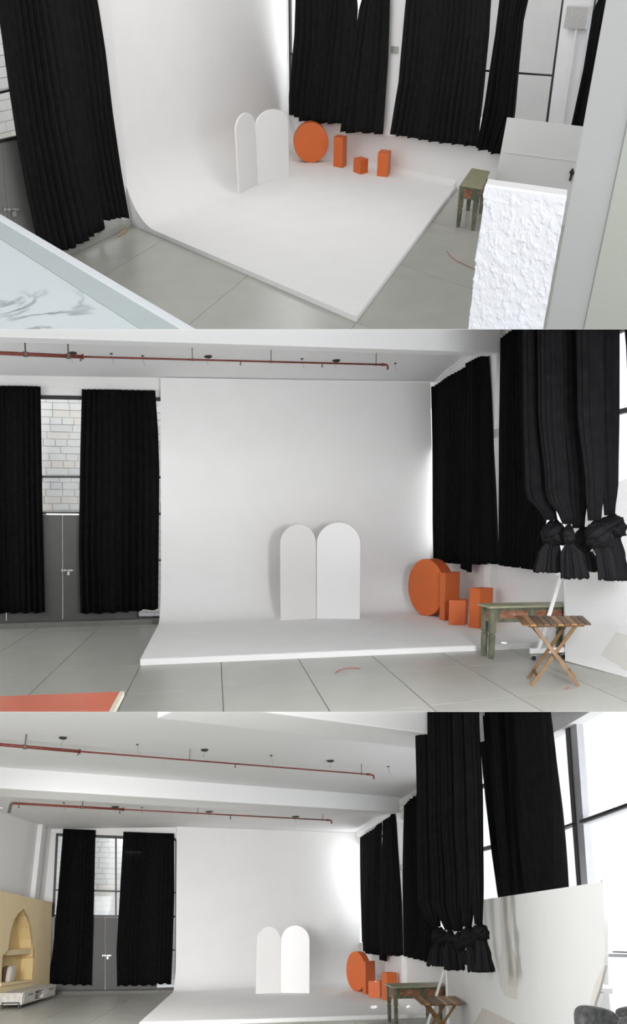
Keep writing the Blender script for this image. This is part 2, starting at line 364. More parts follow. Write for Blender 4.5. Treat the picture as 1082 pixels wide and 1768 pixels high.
def cove(R, BL, BR, FR, FL, vtl, vtr, zp, r, label, side=True, rs=.35, utl=None, utr=None):
    """painted infinity cove: back sheet, curved foot and raised floor in one skin, plus the cove along the side wall"""
    bl, br, fr, fl = [R.fl(*p) for p in (BL, BR, FR, FL)]
    zl, zr = R.up(bl, vtl), R.up(br, vtr)
    root = thing(R, 'infinity_cove', (bl+br)/2, label, 'backdrop')
    NS = 12; K = 12; rows = []; Wp = vplane(bl, br)
    tl = R.pl(utl, vtl, Wp) if utl else bl+Z*zl
    tr = R.pl(utr, vtr, Wp) if utr else br+Z*zr
    for i in range(NS+1):
        s = i/NS; B, F_ = lerp(bl, br, s), lerp(fl, fr, s); d = (F_-B).normalized(); zt = lerp(zl, zr, s)
        tt = lerp(tl, tr, s); row = [B-d*.10, tt-d*.10, tt]
        for k in range(K+1):
            t = math.pi/2*k/K; hh = zp+r-r*math.sin(t); sh = (tt-B)*(hh/tt.z); sh.z = 0; row.append(B+sh+d*(r-r*math.cos(t))+Z*hh)
        row += [F_+Z*zp-d*.03, F_+Z*(zp-.02), F_.copy()]
        rows.append(row)
    MB().loft(rows, cap=False).add(rows[0], [tuple(range(len(rows[0])))]).add(rows[-1], [tuple(range(len(rows[0])))]).build(R, 'cove_skin', COVE, root)
    me = root.children[0].data
    for p in me.polygons: p.use_smooth = len(p.vertices) == 4 and abs(p.normal.z) > .02 and abs(p.normal.z) < .998
    if side:
        rows = []
        n = -vplane(br, fr)[1]
        for i in range(2):
            B = lerp(br, fr, i); row = [B+Z*zp]
            for k in range(K+1):
                t = math.pi/2*k/K; row.append(B+n*(rs-rs*math.cos(t))+Z*(zp+rs-rs*math.sin(t)))
            rows.append(row)
        MB().loft(rows).build(R, 'side_cove', COVE, root)
    return root, (bl, br, fr, fl)

def inside(p, poly):
    c = False; n = len(poly)
    for i in range(n):
        a, b = poly[i], poly[(i+1) % n]
        if (a.y > p.y) != (b.y > p.y) and p.x < (b.x-a.x)*(p.y-a.y)/(b.y-a.y)+a.x: c = not c
    return c
def floor_tiles(R, outline, covepoly, o, a, b, na, nb, num=''):
    """floor base with separate vinyl tiles; a and b are the tile edges"""
    fo = MB().prism([p-Z*.12 for p in outline], Z*.108).build(R, 'floor', JOINT, kind='structure', label='grey vinyl tiled studio floor')
    a, b = Vector(a), Vector(b); proto = None
    for i in range(-na, na+1):
        for j in range(-nb, nb+1):
            p = o+a*i+b*j; c = p+(a+b)/2
            cs = [p, p+a, p+a+b, p+b]
            if c.y < 1: continue
            if all(inside(q, covepoly) for q in cs+[c]): continue
            pj = [R.proj(q) for q in cs+[c] if q.y > .5]
            if not pj or max(q[0] for q in pj) < -20 or min(q[0] for q in pj) > 1100: continue
            if max(q[1] for q in pj) < R.v0 or min(q[1] for q in pj) > R.v1+8: continue
            if not any(inside(q, outline) for q in cs+[c]): continue
            if proto is None:
                ga, gb = a.normalized()*.006, b.normalized()*.006
                m_ = MB().prism([p+ga+gb, p+a-ga+gb, p+a+b-ga-gb, p+b+ga-gb], Z*-.012)
                proto = m_.build(R, 'tile', TILE, fo); p0 = p.copy()
                e = proto
            else:
                e = bpy.data.objects.new('tile', proto.data); COL.objects.link(e); e.parent = fo; e.location = p-p0; ROOMOF[e.name] = R; TL[e.name] = TL[proto.name]
    return fo

def stone_wall(R, P, px, rows, cols, label, seed=1):
    """outside wall of coursed stone, every block a part; px = outline seen in the photo"""
    rnd = random.Random(seed); pts = [R.pl(u, v, P) for u, v in px]
    root = MB().prism([p+P[1]*.03 for p in pts], P[1]*.15).build(R, 'exterior_wall', MORTAR, kind='structure', label=label)
    tl, tr, br, bl = pts; H = tl.z-bl.z; hh = H/rows
    x = (tr-tl); x.z = 0; W = x.length; x.normalize()
    shapes = {}
    for r in range(rows):
        s = -rnd.uniform(0, .5)*W/cols
        while s < W:
            wd = W/cols*rnd.choice((.7, 1.0, 1.3)); s0, s1 = max(0, s), min(W, s+wd); s += wd
            if s1-s0 < .08: continue
            o = Vector((tl.x, tl.y, bl.z+hh*r))+x*s0
            key = round(s1-s0, 2)
            pr = rnd.choice((0, .006, .012))
            mm = rnd.choices((STONE, STONEB, STONEC), (7, 1.4, 1))[0]
            MB().box(o+x*.006+Z*.006-P[1]*pr, x*(s1-s0-.012), P[1]*.04, Z*(hh-.012)).build(R, 'stone_block', mm, root)
    return root

def pipe_run(R, P, segs, hang, drops, label, elbow=None, start_elbow=None, zc=None):
    """sprinkler pipe under the ceiling: segs = [(x0,y0,x1,y1,halfwidth px)]"""
    p0 = R.pl(segs[0][0], segs[0][1], P)
    root = thing(R, 'sprinkler_pipe', p0, label, 'pipe')
    wpx = lambda p: (p-R.C).length/FPX
    for (a, b, c, d, hw) in segs:
        A, B = R.pl(a, b, P), R.pl(c, d, P)
        MB().tube([A, lerp(A, B, .5), B], hw*wpx((A+B)/2), 12).build(R, 'pipe_section', PIPE, root, smooth=True)
        MB().tube([lerp(A, B, .992), lerp(A, B, 1.004)], hw*1.5*wpx(B), 12).build(R, 'coupling', PIPE, root)
    def near(u):
        for (a, b, c, d, hw) in segs:
            if a <= u <= c: return R.pl(u, lerp(b, d, (u-a)/(c-a)), P), hw
        return R.pl(segs[-1][2], segs[-1][3], P), segs[-1][4]
    for u in hang:
        p, hw = near(u); t = hw*wpx(p)
        MB().tube([p, p+Z*(zc(p)-p.z)], t*.5, 6).tube([p-Z*t*1.3, p+Z*t*1.3], t*1.25, 10).build(R, 'hanger', RUST, root)
    for u in drops:
        p, hw = near(u); t = 1.1*wpx(p)
        MB().tube([p, p-Z*t*5], t*.8, 8).tube([p-Z*t*5, p-Z*t*5.6, p-Z*t*6.3], [t*1.1, t*1.7, t*.5], 8).build(R, 'sprinkler_head', RUST, root)
    if elbow:
        c, d = elbow; A = R.pl(*c, P); t = segs[-1][4]*wpx(A)
        ps = [R.pl(segs[-1][2], segs[-1][3], P), A, A-Z*t*3]
        ps = [ps[0], lerp(ps[0], ps[1], .7), lerp(ps[1], ps[2], .3), ps[2], ps[2]-Z*t*2]
        MB().tube(ps, t*1.15, 10).build(R, 'elbow', PIPE, root, smooth=True)
    return root
def sockets(R, P, big, small, where):
    for q, (u, v, wl) in enumerate(big):
        p = R.pl(u, v, P); s = (p-R.C).length/FPX
        o = thing(R, 'ceiling_socket', p, wl, 'ceiling fitting', group='round fittings in the ceiling '+where)
        MB().tube([p+Z*.01, p-Z*.012, p-Z*.03], [6.5*s, 6.5*s, 4.5*s], 20).build(R, 'cover_ring', DARK, o)
        MB().tube([p, p-Z*.06+Vector((.02, 0, 0)), p-Z*.10+Vector((-.02, 0, 0)), p-Z*.15], .25*s, 5).build(R, 'loose_wire', RUST, o)
    for q, (u, v, wl) in enumerate(small):
        p = R.pl(u, v, P); s = (p-R.C).length/FPX
        o = thing(R, 'ceiling_hook', p, wl, 'ceiling fitting', group='small hooks in the ceiling '+where)
        MB().tube([p+Z*.01, p-Z*.015], 2.2*s, 10).build(R, 'hook_plate', DARK, o)
        MB().tube([p, p-Z*.06+Vector((.01, 0, 0)), p-Z*.12+Vector((.02, 0, 0)), p-Z*.17+Vector((.04, 0, 0))], .25*s, 5).build(R, 'hook_wire', RUST, o)

def sunspot(R, u, v, src, cone, power):
    t = R.fl(u, v, .085); l = bpy.data.lights.new('sun_streak', 'SPOT'); l.energy = power; l.spot_size = math.radians(cone); l.spot_blend = .35; l.shadow_soft_size = .01
    l.color = (1, .99, .96)
    o = bpy.data.objects.new('sun_streak', l); COL.objects.link(o); o.location = R.M @ src
    o.rotation_euler = ((R.M @ t)-(R.M @ src)).to_track_quat('-Z', 'Y').to_euler()
def bars(R, P, lst, root, th=.06, m=FRAME, name='frame_bar', inn=.02):
    for (a, b, c, d, hw) in lst:             # bar between two photo points, half thickness in px
        if abs(c-a) > abs(d-b): px = [(a, b-hw), (c, d-hw), (c, d+hw), (a, b+hw)]
        else: px = [(a-hw, b), (a+hw, b), (c+hw, d), (c-hw, d)]
        slab(R, name, px, off(P, -inn), th, m, root)

def ceil_plane(a, b, c):
    n = (b-a).cross(c-a).normalized()
    if n.z < 0: n = -n
    return (a, n)
def cz(P): return lambda p: P[0].z-((p.x-P[0].x)*P[1].x+(p.y-P[0].y)*P[1].y)/P[1].z
def on(P, p): return Vector((p.x, p.y, cz(P)(p)))
def tz(R, u, v, A, b, P):
    p = R.pl(u, v, P); q = p-A; q.z = 0; return q.dot(b), p.z

def green_table(R, fl_, fr_, bl_, vtop, label, hide=0.0, z0=0.0):
    """console table: front-left, front-right and back-left feet on the floor, row of the top's front edge at the left foot"""
    A, B, C = R.fl(*fl_, z0), R.fl(*fr_, z0), R.fl(*bl_, z0)
    x = B-A; y = C-A; H = R.up(A, vtop)-z0; root = thing(R, 'console_table', A, label, 'table')
    xn, yn = x.normalized(), y.normalized(); W, D = x.length, y.length
    leg = .075
    ov = .05
    o = A-xn*ov-yn*ov+Z*(H-.035)
    MB().box(o, xn*(W+2*ov), yn*(D+2*ov), Z*.035).build(R, 'table_top', GREENT, root, bevel=.006)
    ah = .21
    for (u, v) in ((0, 0), (1, 0), (0, 1), (1, 1)):
        p = A+xn*(u*(W-leg))+yn*(v*(D-leg)); c = p+xn*leg/2+yn*leg/2
        m_ = MB().box(p, xn*leg, yn*leg, Z*(H-.035))
        l0 = m_
        rg = []
        for zz, f in ((0, .36), (.04, .36), (.045, .46), (.30, .50), (.34, .52), (.345, .40), (.37, .40), (.375, .56), (H-.04-ah-.02, .56), (H-.04-ah, .56), (H-.036, .56)):
            k = leg*f*1.0
            rg.append([c+xn*(-k)+yn*(-k)+Z*zz, c+xn*k+yn*(-k)+Z*zz, c+xn*k+yn*k+Z*zz, c-xn*k+yn*k+Z*zz])
        MB().loft(rg).build(R, 'leg', GREENP, root)
    zb = H-.035-ah; i = leg*.35
    MB().box(A+xn*leg+yn*i+Z*zb, xn*(W-2*leg), yn*.025, Z*ah).build(R, 'front_rail', GREENP, root, bevel=.003)
    MB().box(A+xn*leg+yn*(D-i)+Z*zb, xn*(W-2*leg), yn*-.025, Z*ah).build(R, 'back_rail', GREENP, root, bevel=.003)
    for s in (0, 1):
        q = A+xn*(i if s == 0 else W-i-.025)+yn*leg+Z*zb
        e = MB().box(q, xn*.025, yn*(D-2*leg), Z*ah).build(R, 'end_panel', GPALE, root, bevel=.003)
        qq = q+(xn*-.008 if s == 0 else xn*.025)
        MB().box(qq+yn*(D-2*leg)*.22+Z*.05, xn*.008, yn*(D-2*leg)*.56, Z*(ah-.09)).build(R, 'inset_panel', DRAWR, e)
    nd = 2; wd = (W-2*leg)/nd
    for k in range(nd):
        q = A+xn*(leg+wd*k+wd*.08)+yn*(i-.012)+Z*(zb+.04)
        d = MB().box(q, xn*wd*.84, yn*.012, Z*(ah-.07)).build(R, 'drawer', GREENP, root, bevel=.003, label='drawer with a worn red front')
        MB().box(q+xn*wd*.04+Z*.014-yn*.006, xn*wd*.76, yn*.008, Z*(ah-.098)).build(R, 'drawer_panel', DRAWR, d, bevel=.002)
        c = q+xn*wd*.42+Z*(ah-.07)/2
        MB().tube([c-yn*.002, c-yn*.022, c-yn*.03], [.008, .014, .006], 10).build(R, 'knob', STEEL, d, smooth=True)
    return root

def folding_table(R, top, z, feet, label, vclip=False):
    """slatted camp table: top = four photo points (front-left, front-right, back-right, back-left) at height z;
    feet = (front-left foot, front-right foot, back-left foot, back-right foot) photo points on the floor"""
    fl_, fr_, br_, bl_ = [R.fl(*p, z) for p in top]
    root = thing(R, 'folding_table', (fl_+br_)/2-Z*z, label, 'table')
    n = 10
    for k in range(n):
        a0, a1 = (k+.06)/n, (k+.94)/n
        p = [lerp(fl_, fr_, a0), lerp(fl_, fr_, a1), lerp(bl_, br_, a1), lerp(bl_, br_, a0)]
        MB().prism([q-Z*.018 for q in p], Z*.018).build(R, 'slat', WOODS[(0, 2, 1, 0, 1, 2, 0, 2, 0, 1)[k % 10]], root, bevel=.002)
    for s in (.12, .88):
        a, b = lerp(fl_, bl_, s), lerp(fr_, br_, s); d = (b-a).normalized(); y = (bl_-fl_).normalized()
        MB().box(lerp(a, b, .09)-Z*.045-y*.012, (b-a)*.82, y*.024, Z*.027).build(R, 'batten', WLEG, root)
    F = [R.fl(*p) for p in feet]
    T = [lerp(lerp(fl_, bl_, .14), lerp(fr_, br_, .14), .17), lerp(lerp(fl_, bl_, .14), lerp(fr_, br_, .14), .80),
         lerp(lerp(fl_, bl_, .86), lerp(fr_, br_, .86), .15), lerp(lerp(fl_, bl_, .86), lerp(fr_, br_, .86), .80)]
    yv = (bl_-fl_).normalized()
    def bar(a, b, wd=.042, th=.022, nm='leg', par=root):
        d = (b-a).normalized(); s = d.cross(yv).normalized()
        return MB().cbox((a+b)/2, b-a, s*wd, yv*th).build(R, nm, WLEG, par, bevel=.003)
    Tz = [t-Z*.02 for t in T]
    bar(Tz[0], F[1]); bar(Tz[1], F[0]); bar(Tz[2], F[3]); bar(Tz[3], F[2])
    for a, b, k in ((F[0], F[2], Tz[1]), (F[1], F[3], Tz[0])):
        c0, c1 = lerp(a, k, .14), lerp(b, k+(Tz[3]-Tz[1] if k is Tz[1] else Tz[2]-Tz[0]), .14)
        MB().tube([c0, lerp(c0, c1, .5), c1], .02, 4).build(R, 'stretcher', WLEG, root)
    m0, m1 = (Tz[0]+F[1])/2, (Tz[2]+F[3])/2
    MB().tube([m0, m1], .007, 8).build(R, 'pivot_rod', STEEL, root)
    return root

def latch(R, P, u, v, s, parent):
    pp = off(P, -.01)
    L = slab(R, 'latch_bolt', [(u-8*s, v-1*s), (u+10*s, v-1*s), (u+10*s, v+.2*s), (u-8*s, v+.2*s)], pp, .02, STEEL, parent, label='steel sliding bolt')
    for x in (-10, -5, 2.5, 6):
        slab(R, 'latch_bracket', [(u+(x-1)*s, v-2*s), (u+(x+1)*s, v-2*s), (u+(x+1)*s, v+1.6*s), (u+(x-1)*s, v+1.6*s)], off(P, -.025), .02, STEEL, L)
    slab(R, 'padlock', [(u-1*s, v+2*s), (u+3*s, v+2*s), (u+3*s, v+8*s), (u-1*s, v+8*s)], off(P, -.03), .02, STEEL, L)

# ================================================================== MIDDLE VIEW (room 2)
R = R2
LW = vplane(R.fl(0, 1084), R.fl(277, 1075.5)); RA, RB = R.fl(750, 1052), R.fl(1075, 1163); RW = vplane(RA, RB)
bl = R.fl(279, 1076)
c_bl = Vector((bl.x, bl.y, R.up(bl, 652))); c_br = Vector((RA.x, RA.y, R.up(RA, 660)))
c_r = R.pl(855, 585, RW); CP = ceil_plane(c_bl, c_br, c_r); ceil2 = cz(CP)
bdir = (RB-RA).normalized(); adir = (bl-RA).normalized()
WT = 'in the middle picture'
# floor, platform and walls
fcorner = RA+bdir*.0
left_far = bl+adir*1.0
outl = [R.fl(-60, 1085.5), RA, RA+bdir*11.5, Vector((RA.x+bdir.x*11.5, 1.2, 0)), Vector((-6, 1.2, 0)), Vector((-9, 9, 0))]
cv, (q_bl, q_br, q_fr, q_fl) = cove(R, (278, 1077), (751, 1053), (955, 1118), (242, 1149), 652, 660, .085, .85,
     'white painted infinity cove filling the far corner of the middle picture', utl=277, utr=742.5)
floor_tiles(R, outl, [q_bl, q_br, q_fr, q_fl], q_fl, adir*-1.15, (q_fl-q_bl).normalized()*1.9, 12, 12)
# left wall: header strip, window strip, grey doors
xL = -40
lw = slab(R, 'wall_left', [(xL, 634), (279, 646), (279, 688), (xL, 684)], LW, .2, WALLP, kind='structure', label='white header wall above the left windows in the middle picture')
slab(R, 'shadow_gap', [(xL, 666), (279, 672), (279, 673.2), (xL, 667.2)], off(LW, -.012), .02, WALLP, lw)
win = thing(R, 'window_1', R.pl(105, 886, LW), 'black framed window strip between the left curtains in the middle picture', kind='structure')
bars(R, LW, [(xL, 683.5, 278, 689, 3.2), (xL, 822.5, 278, 824, 1.8), (xL, 885, 278, 887, 2.4)], win)
bars(R, LW, [(30, 686, 30, 885, 2), (186, 686, 186, 885, 2), (237.5, 886, 238, 1066, 1.6), (282, 688, 282, 1066, 2)], win)
bars(R, LW, [(238, 967, 280, 967.5, 1.5), (238, 1066.5, 280, 1066, 2.0)], win)
for px in ([(xL, 686), (30, 687), (30, 821), (xL, 821)], [(31, 686), (185, 688), (185, 822), (31, 822)], [(187, 688), (281, 690), (281, 822), (187, 822)],
           [(xL, 825), (30, 825), (30, 884), (xL, 884)], [(31, 825), (185, 825), (185, 884), (31, 884)], [(187, 825), (281, 826), (281, 885), (187, 885)],
           [(239, 888), (281, 888), (281, 966), (239, 966)], [(239, 969), (281, 969), (281, 1065), (239, 1065)]):
    slab(R, 'pane', px, off(LW, .03), .008, GLASS, win)
door = thing(R, 'door_1', R.pl(110, 1072, LW), 'dark grey metal double door between the left curtains in the middle picture', kind='structure')
for px in ([(xL, 888.5), (10, 888.5), (10, 1076), (xL, 1078)], [(11, 888.5), (107, 889), (107.5, 1073.5), (11, 1076)], [(108.3, 889), (236.5, 889.5), (236.5, 1069), (109, 1073.5)]):
    slab(R, 'door_leaf', px, off(LW, .01), .05, DOORM, door, bevel=.004)
latch(R, LW, 117, 985, 1.0, door)
slab(R, 'sill_rail', [(80, 886.5), (137, 887), (137, 889.5), (80, 889)], off(LW, -.03), .03, STEEL, door)
cu = MB().box(R.fl(-45, 1087.5), R.fl(279, 1077.5)-R.fl(-45, 1087.5), LW[1]*.45, Z*.10).build(R, 'trim_1', mat('curb_grey', (.16, .155, .14), .6, .3, (6, .6, (.12, .12, .11))), kind='structure', label='low grey curb under the left doors')
slab(R, 'metal_strip', [(-40, 1076.6), (279, 1067.5), (279, 1069), (-40, 1078.2)], off(LW, -.05), .03, STEEL, cu)
# stone wall outside
OW = off(LW, 2.2)
stone_wall(R, OW, [(40, 655), (300, 655), (300, 1075), (40, 1075)], 34, 9, 'pale stone block wall outside the left window in the middle picture', 4)
# ceiling with beam
far = [c_bl+adir*6, c_br, c_br+bdir*13, c_bl+adir*6+Vector((1.5, -12, 0))]
MB().prism([on(CP, p)+Z*.0 for p in far], Z*.2).build(R, 'ceiling', CEIL, kind='structure', label='white ceiling with a dropped beam in the middle picture')
BP = (CP[0]-Z*.42, CP[1])
b0, b1 = R.pl(-60, 580, BP), R.pl(862, 609, BP)
bn = Vector((b1.y-b0.y, -(b1.x-b0.x), 0)).normalized(); bn = -bn if bn.y < 0 else bn
bmz = MB(); bmz.box(b0, b1-b0, bn*.35, Z*.5); bmz.build(R, 'trim_2', CEIL, kind='structure', label='shallow white ceiling beam across the middle picture', bevel=.02)
PP = (CP[0]-Z*.22, CP[1])
pipe_run(R, PP, [(-25, 608.5, 143, 616, 2.9), (143, 616, 662, 629.6, 1.5)], [44, 118, 332, 468, 649], [139, 415, 556], 'long red sprinkler pipe with brackets under the ceiling of the middle picture', ((669, 630), None), zc=ceil2)
sockets(R, (CP[0]-Z*.0, CP[1]), [(125, 609, 'round dark ceiling fitting nearest the left edge of the middle picture'), (359, 615, 'round dark ceiling fitting above the middle of the pipe in the middle picture'), (580, 622, 'round dark ceiling fitting toward the right end of the middle pipe')],
        [(192, 610, 'tiny ceiling hook just right of the pipe coupling in the middle picture'), (246, 614, 'tiny ceiling hook with forked wire above the left wall of the middle picture'), (521, 619, 'tiny ceiling hook left of the last round fitting in the middle picture'), (682, 627, 'tiny ceiling hook with long wire beyond the pipe elbow in the middle picture')], WT)
# right wall: low wall, header, column, window bays
T = lambda u, v: tz(R, u, v, RA, bdir, RW)
sill = T(855, 961)[1]-.06
def wq(t0, t1, z0, z1, th=.2, o_=0.0):
    p = RA+bdir*t0+RW[1]*o_
    return MB().box(p+Z*z0, bdir*(t1-t0), RW[1]*th, Z*(z1-z0))
tcol0, tcol1 = T(852.5, 800)[0], T(863, 800)[0]
wr = wq(-.7, 13, 0, sill).build(R, 'wall_right', WHITE, kind='structure', label='white low wall under the black window curtains in the middle picture')
wq(-.05, 13, sill, sill+.035, .22, -.02).build(R, 'window_ledge', WHITE, wr)
hz = c_br.z-.42
hd = MB().prism([RA-bdir*.9+Z*hz, RA+bdir*13+Z*hz, on(CP, RA+bdir*13)+Z*.1, c_br-bdir*.9+Z*.1], RW[1]*.2).build(R, 'wall_right', WHITE, kind='structure', label='white strip of wall above the window curtains in the middle picture')
MB().prism([RA+Z*(c_br.z-.16), RA+bdir*13+Z*(on(CP, RA+bdir*13).z-.16), on(CP, RA+bdir*13), c_br.copy()], -RW[1]*.10).build(R, 'cornice', WHITE, hd)
wq(tcol0, tcol1, 0, 5.6, .35, -.13).build(R, 'trim_3', WHITE, kind='structure', bevel=.01, label='white column between the two window bays in the middle picture')
sk = MB(); p = R.pl(856.5, 748, off(RW, -.14)); sk.cbox(p, bdir*.16, RW[1]*.03, Z*.14).build(R, 'socket_box', STEEL, label='small grey socket box on the white column of the middle picture', cat='socket', bevel=.006)
wn = thing(R, 'window_2', RA+bdir*2+Z*sill, 'tall black framed windows behind the right curtains in the middle picture', kind='structure')
zmid = T(1075, 711)[1]
for t0, t1 in ((.05, tcol0), (tcol1, tcol1+2.6), (tcol1+2.7, 12.9)):
    for z_ in (sill+.03, zmid, hz-.06):
        wq(t0, t1, z_, z_+.06, .06, .06).build(R, 'frame_bar', FRAME, wn)
    for t_ in (t0, (t0+t1)/2, t1-.05):
        wq(t_, t_+.05, sill, hz, .07, .06).build(R, 'frame_bar', FRAME, wn)
    for za, zb in ((sill+.09, zmid), (zmid+.06, hz-.06)):
        for ta, tb in ((t0+.05, (t0+t1)/2), ((t0+t1)/2+.05, t1-.05)):
            wq(ta, tb, za, zb, .008, .09).build(R, 'pane', GLASS, wn)
# curtains
GRP2 = 'long black curtains of the middle picture'
curtain(R, [(-34, 665), (-34, 1059)], [(70, 667), (73, 860), (78, 1058)], LW, 11, 'wide black floor length curtain cut by the left edge of the middle picture', GRP2, seed=1, amp=.05)
curtain(R, [(141, 672), (138, 800), (136, 950), (139, 1059)], [(268, 674), (273, 745), (275, 814), (273, 1052)], LW, 12, 'black floor length curtain beside the white cove in the middle picture', GRP2, hem=[(0, 0), (.3, 2), (.72, 1), (.8, 0), (1, 0)], seed=2, amp=.05)
curtain(R, [(745, 668), (747.5, 760), (750.5, 900), (753, 965)], [(803, 633), (804, 700), (800, 800), (797, 973)], RW, 12, 'black window curtain hanging next to the cove corner in the middle picture', GRP2, seed=3, amp=.06, hem=[(0, 0), (.12, 4), (1, 0)], inset=.16)
curtain(R, [(806, 627), (805, 660), (801, 800), (798, 975)], [(841, 608), (845, 680), (851, 850), (853, 973)], RW, 8, 'black window curtain with one hanging tail beside the white column in the middle picture', GRP2, seed=4, amp=.06, hem=[(0, 4), (.05, 11), (.24, 13), (.28, 0), (1, 0)], inset=.19)
curtain(R, [(861, 585), (860, 750), (862, 975)], [(932, 540), (938, 700), (944, 850), (934, 984)], RW, 12, 'black window curtain right of the white column in the middle picture', GRP2, seed=5, amp=.06, hem=[(0, 0), (.6, 1), (1, 0)], inset=.2)
curtain(R, [(1076, 550), (1082, 600), (1086, 700)], [(1130, 545), (1130, 600), (1130, 700)], RW, 6, 'corner of a black curtain at the top right of the middle picture', GRP2, seed=6, inset=.1)
yk = R.fl(990, 1192).y
KN = [
 ([(903, 937, 560), (904, 940, 700), (908, 950, 850)], (941, 961, 898), (955, 922, 21, 22), [(944, 963, 930), (930, 966, 958), (924, 970, 987)], yk+.05, 'leftmost of five in the middle picture'),
 ([(931, 968, 560), (932, 970, 700), (944, 978, 850)], (972, 988, 905), (981, 924, 10, 17), [(976, 990, 938), (971, 1006, 958), (972, 1014, 998)], yk-.25, 'second from left of five in the middle picture'),
 ([(962, 1002, 560), (964, 1004, 700), (978, 1012, 850)], (990, 1007, 912), (1005, 934, 15, 22), [(1006, 1022, 952), (1006, 1030, 968), (1008, 1036, 986)], yk+.1, 'middle one of five in the middle picture'),
 ([(996, 1036, 560), (998, 1038, 700), (1012, 1040, 850)], (1016, 1036, 899), (1031, 924, 22, 24), [(1022, 1050, 940), (1030, 1060, 962), (1034, 1066, 1000)], yk-.45, 'fourth from left of five in the middle picture'),
 ([(1030, 1066, 560), (1032, 1066, 700), (1038, 1065, 830)], (1044, 1060, 890), (1056, 909, 21, 20), [(1046, 1068, 925), (1046, 1076, 960), (1046, 1086, 1001)], yk-.05, 'rightmost of five in the middle picture')]
for i, (tp, nk, kn, tl, y, lb) in enumerate(KN):
    bundle(R, y, tp, nk, kn, tl, 'black knotted curtain, '+lb, 'knotted curtains of the middle picture', i+1)
# props on the cove
arch(R, (546.5, 1068), (621, 1069), 940, 902, .085, 'white round topped arch panel, right and whiter of the pair in the middle picture')
arch(R, (485.5, 1072), (545.5, 1068), 940, 905, .085, 'white round topped arch panel, left and fainter of the pair in the middle picture', m=WALLP)
a2 = R2
disc(R, (733, 1063), 965, math.radians(31), .26, .085, 'large orange round disc standing on edge in the middle picture')
crate(R, (758, 1070), (767, 1072), (792, 1068.5), 989.5, .085, 'tall narrow orange plinth touching the disc in the middle picture', group='orange plinths of the middle picture')
crate(R, (774, 1079), (803, 1079.5), (807, 1076), 1036.5, .085, 'shortest orange plinth, in front of the tall one in the middle picture', group='orange plinths of the middle picture')
crate(R, (808.5, 1083), (826, 1085.5), (849, 1083), 1016.5, .085, 'wide medium orange plinth behind the green table in the middle picture', group='orange plinths of the middle picture')
green_table(R, (845, 1138.5), (985, 1134), (829, 1132), 1046, 'worn green console table with red drawers in the middle picture')
folding_table(R, [(903, 1079), (1021, 1077), (1006, 1063), (888, 1063)], .74, [(917, 1184), (999, 1185.5), (911, 1172), (993, 1170)], 'brown slatted wooden folding table in the middle picture')
# rolling board with trestle
BPn = vplane(R.fl(975, 1141), R.fl(1082, 1168.5))
bd = thing(R, 'rolling_board', R.fl(975, 1141), 'white rolling board behind the folding table in the middle picture', 'board')
P = BPn
slab(R, 'board_sheet', [(975, 868), (1090, 823), (1090, 1168), (975, 1139)], P, .03, BOARD, bd)
slab(R, 'foot_strip', [(975, 1137), (1090, 1167), (1090, 1172), (975, 1141)], off(P, -.04), .04, WHITE, bd)
slab(R, 'paper_patch', [(1063, 1091), (1090, 1100), (1090, 1160), (1073, 1155), (1068, 1148), (1036, 1131)], off(P, -.006), .006, STAIN, bd, label='greyish beige patch')
def stick(a, b, wd, par, nm, m_=WHITE, za=None, y=None):
    A = R.atd(a[0], a[1], y); B = R.atd(b[0], b[1], y); d = (B-A).normalized(); s = d.cross(Vector((0, 1, 0))).normalized()
    return MB().cbox((A+B)/2, B-A, s*wd, Vector((0, .05, 0))).build(R, nm, m_, par, bevel=.004)
yb = R.fl(940, 1139).y
stick((973, 976), (930, 1120), .05, bd, 'strut', y=yb)
stick((975, 985), (979, 1120), .055, bd, 'post', y=yb)
stick((914, 1124), (984, 1121), .075, bd, 'base_rail', y=yb)
MB().cbox(R.atd(966, 985, yb), (.12, 0, 0), (0, .03, 0), (0, 0, .14)).build(R, 'gusset', WHITE, bd, bevel=.004)
def caster(u, v, y, r=.055):
    c = R.atd(u, v, y)
    c_ = MB().tube([c-Vector((.018, 0, 0))+Vector((0, 0, 0)), c+Vector((.018, 0, 0))], r, 18).build(R, 'caster', RUBBER, bd)
    MB().cbox(c+Z*(r+.01), (.09, 0, 0), (0, .07, 0), (0, 0, .012)).cbox(c+Z*r*.5+Vector((.028, 0, 0)), (.006, 0, 0), (0, .03, 0), (0, 0, r)).build(R, 'caster_bracket', STEEL, c_)
caster(921, 1139, yb); caster(973, 1137, yb+.1)
# red table corner at the lower left
tz_ = .74
t_ = [R.fl(*p, tz_) for p in ((-30, 1203), (207, 1194), (186, 1232), (175, 1252), (-30, 1262))]
rt = MB().prism([p-Z*.03 for p in t_[:2]+[t_[3], t_[4]]], Z*.03).build(R, 'red_table', REDT, label='red topped table with cream edge at the lower left of the middle picture', cat='table', bevel=.003)
e0, e1 = t_[1], t_[3]; dd = (e1-e0).normalized(); sd = Vector((-dd.y, dd.x, 0)); sd = sd if sd.x > 0 else -sd
MB().box(e0-Z*.035, e1-e0, sd*.03, Z*.036).build(R, 'edge_band', CREAM, rt)
for s, q in ((t_[1], .1), (t_[3], .6)):
    pb = s-sd*.08+dd*(.06 if q < .5 else -.06)
    MB().box(Vector((pb.x, pb.y, 0)), sd*-.05, dd*.05, Z*(tz_-.03)).build(R, 'leg', CREAM, rt)
p = R.fl(975, 1190, .0); MB().tube([p+Z*.012, p+Vector((.05, .03, .012))], .006, 6).build(R, 'paper_scrap', REDW, label='tiny red scrap on the floor by the folding table', cat='scrap')
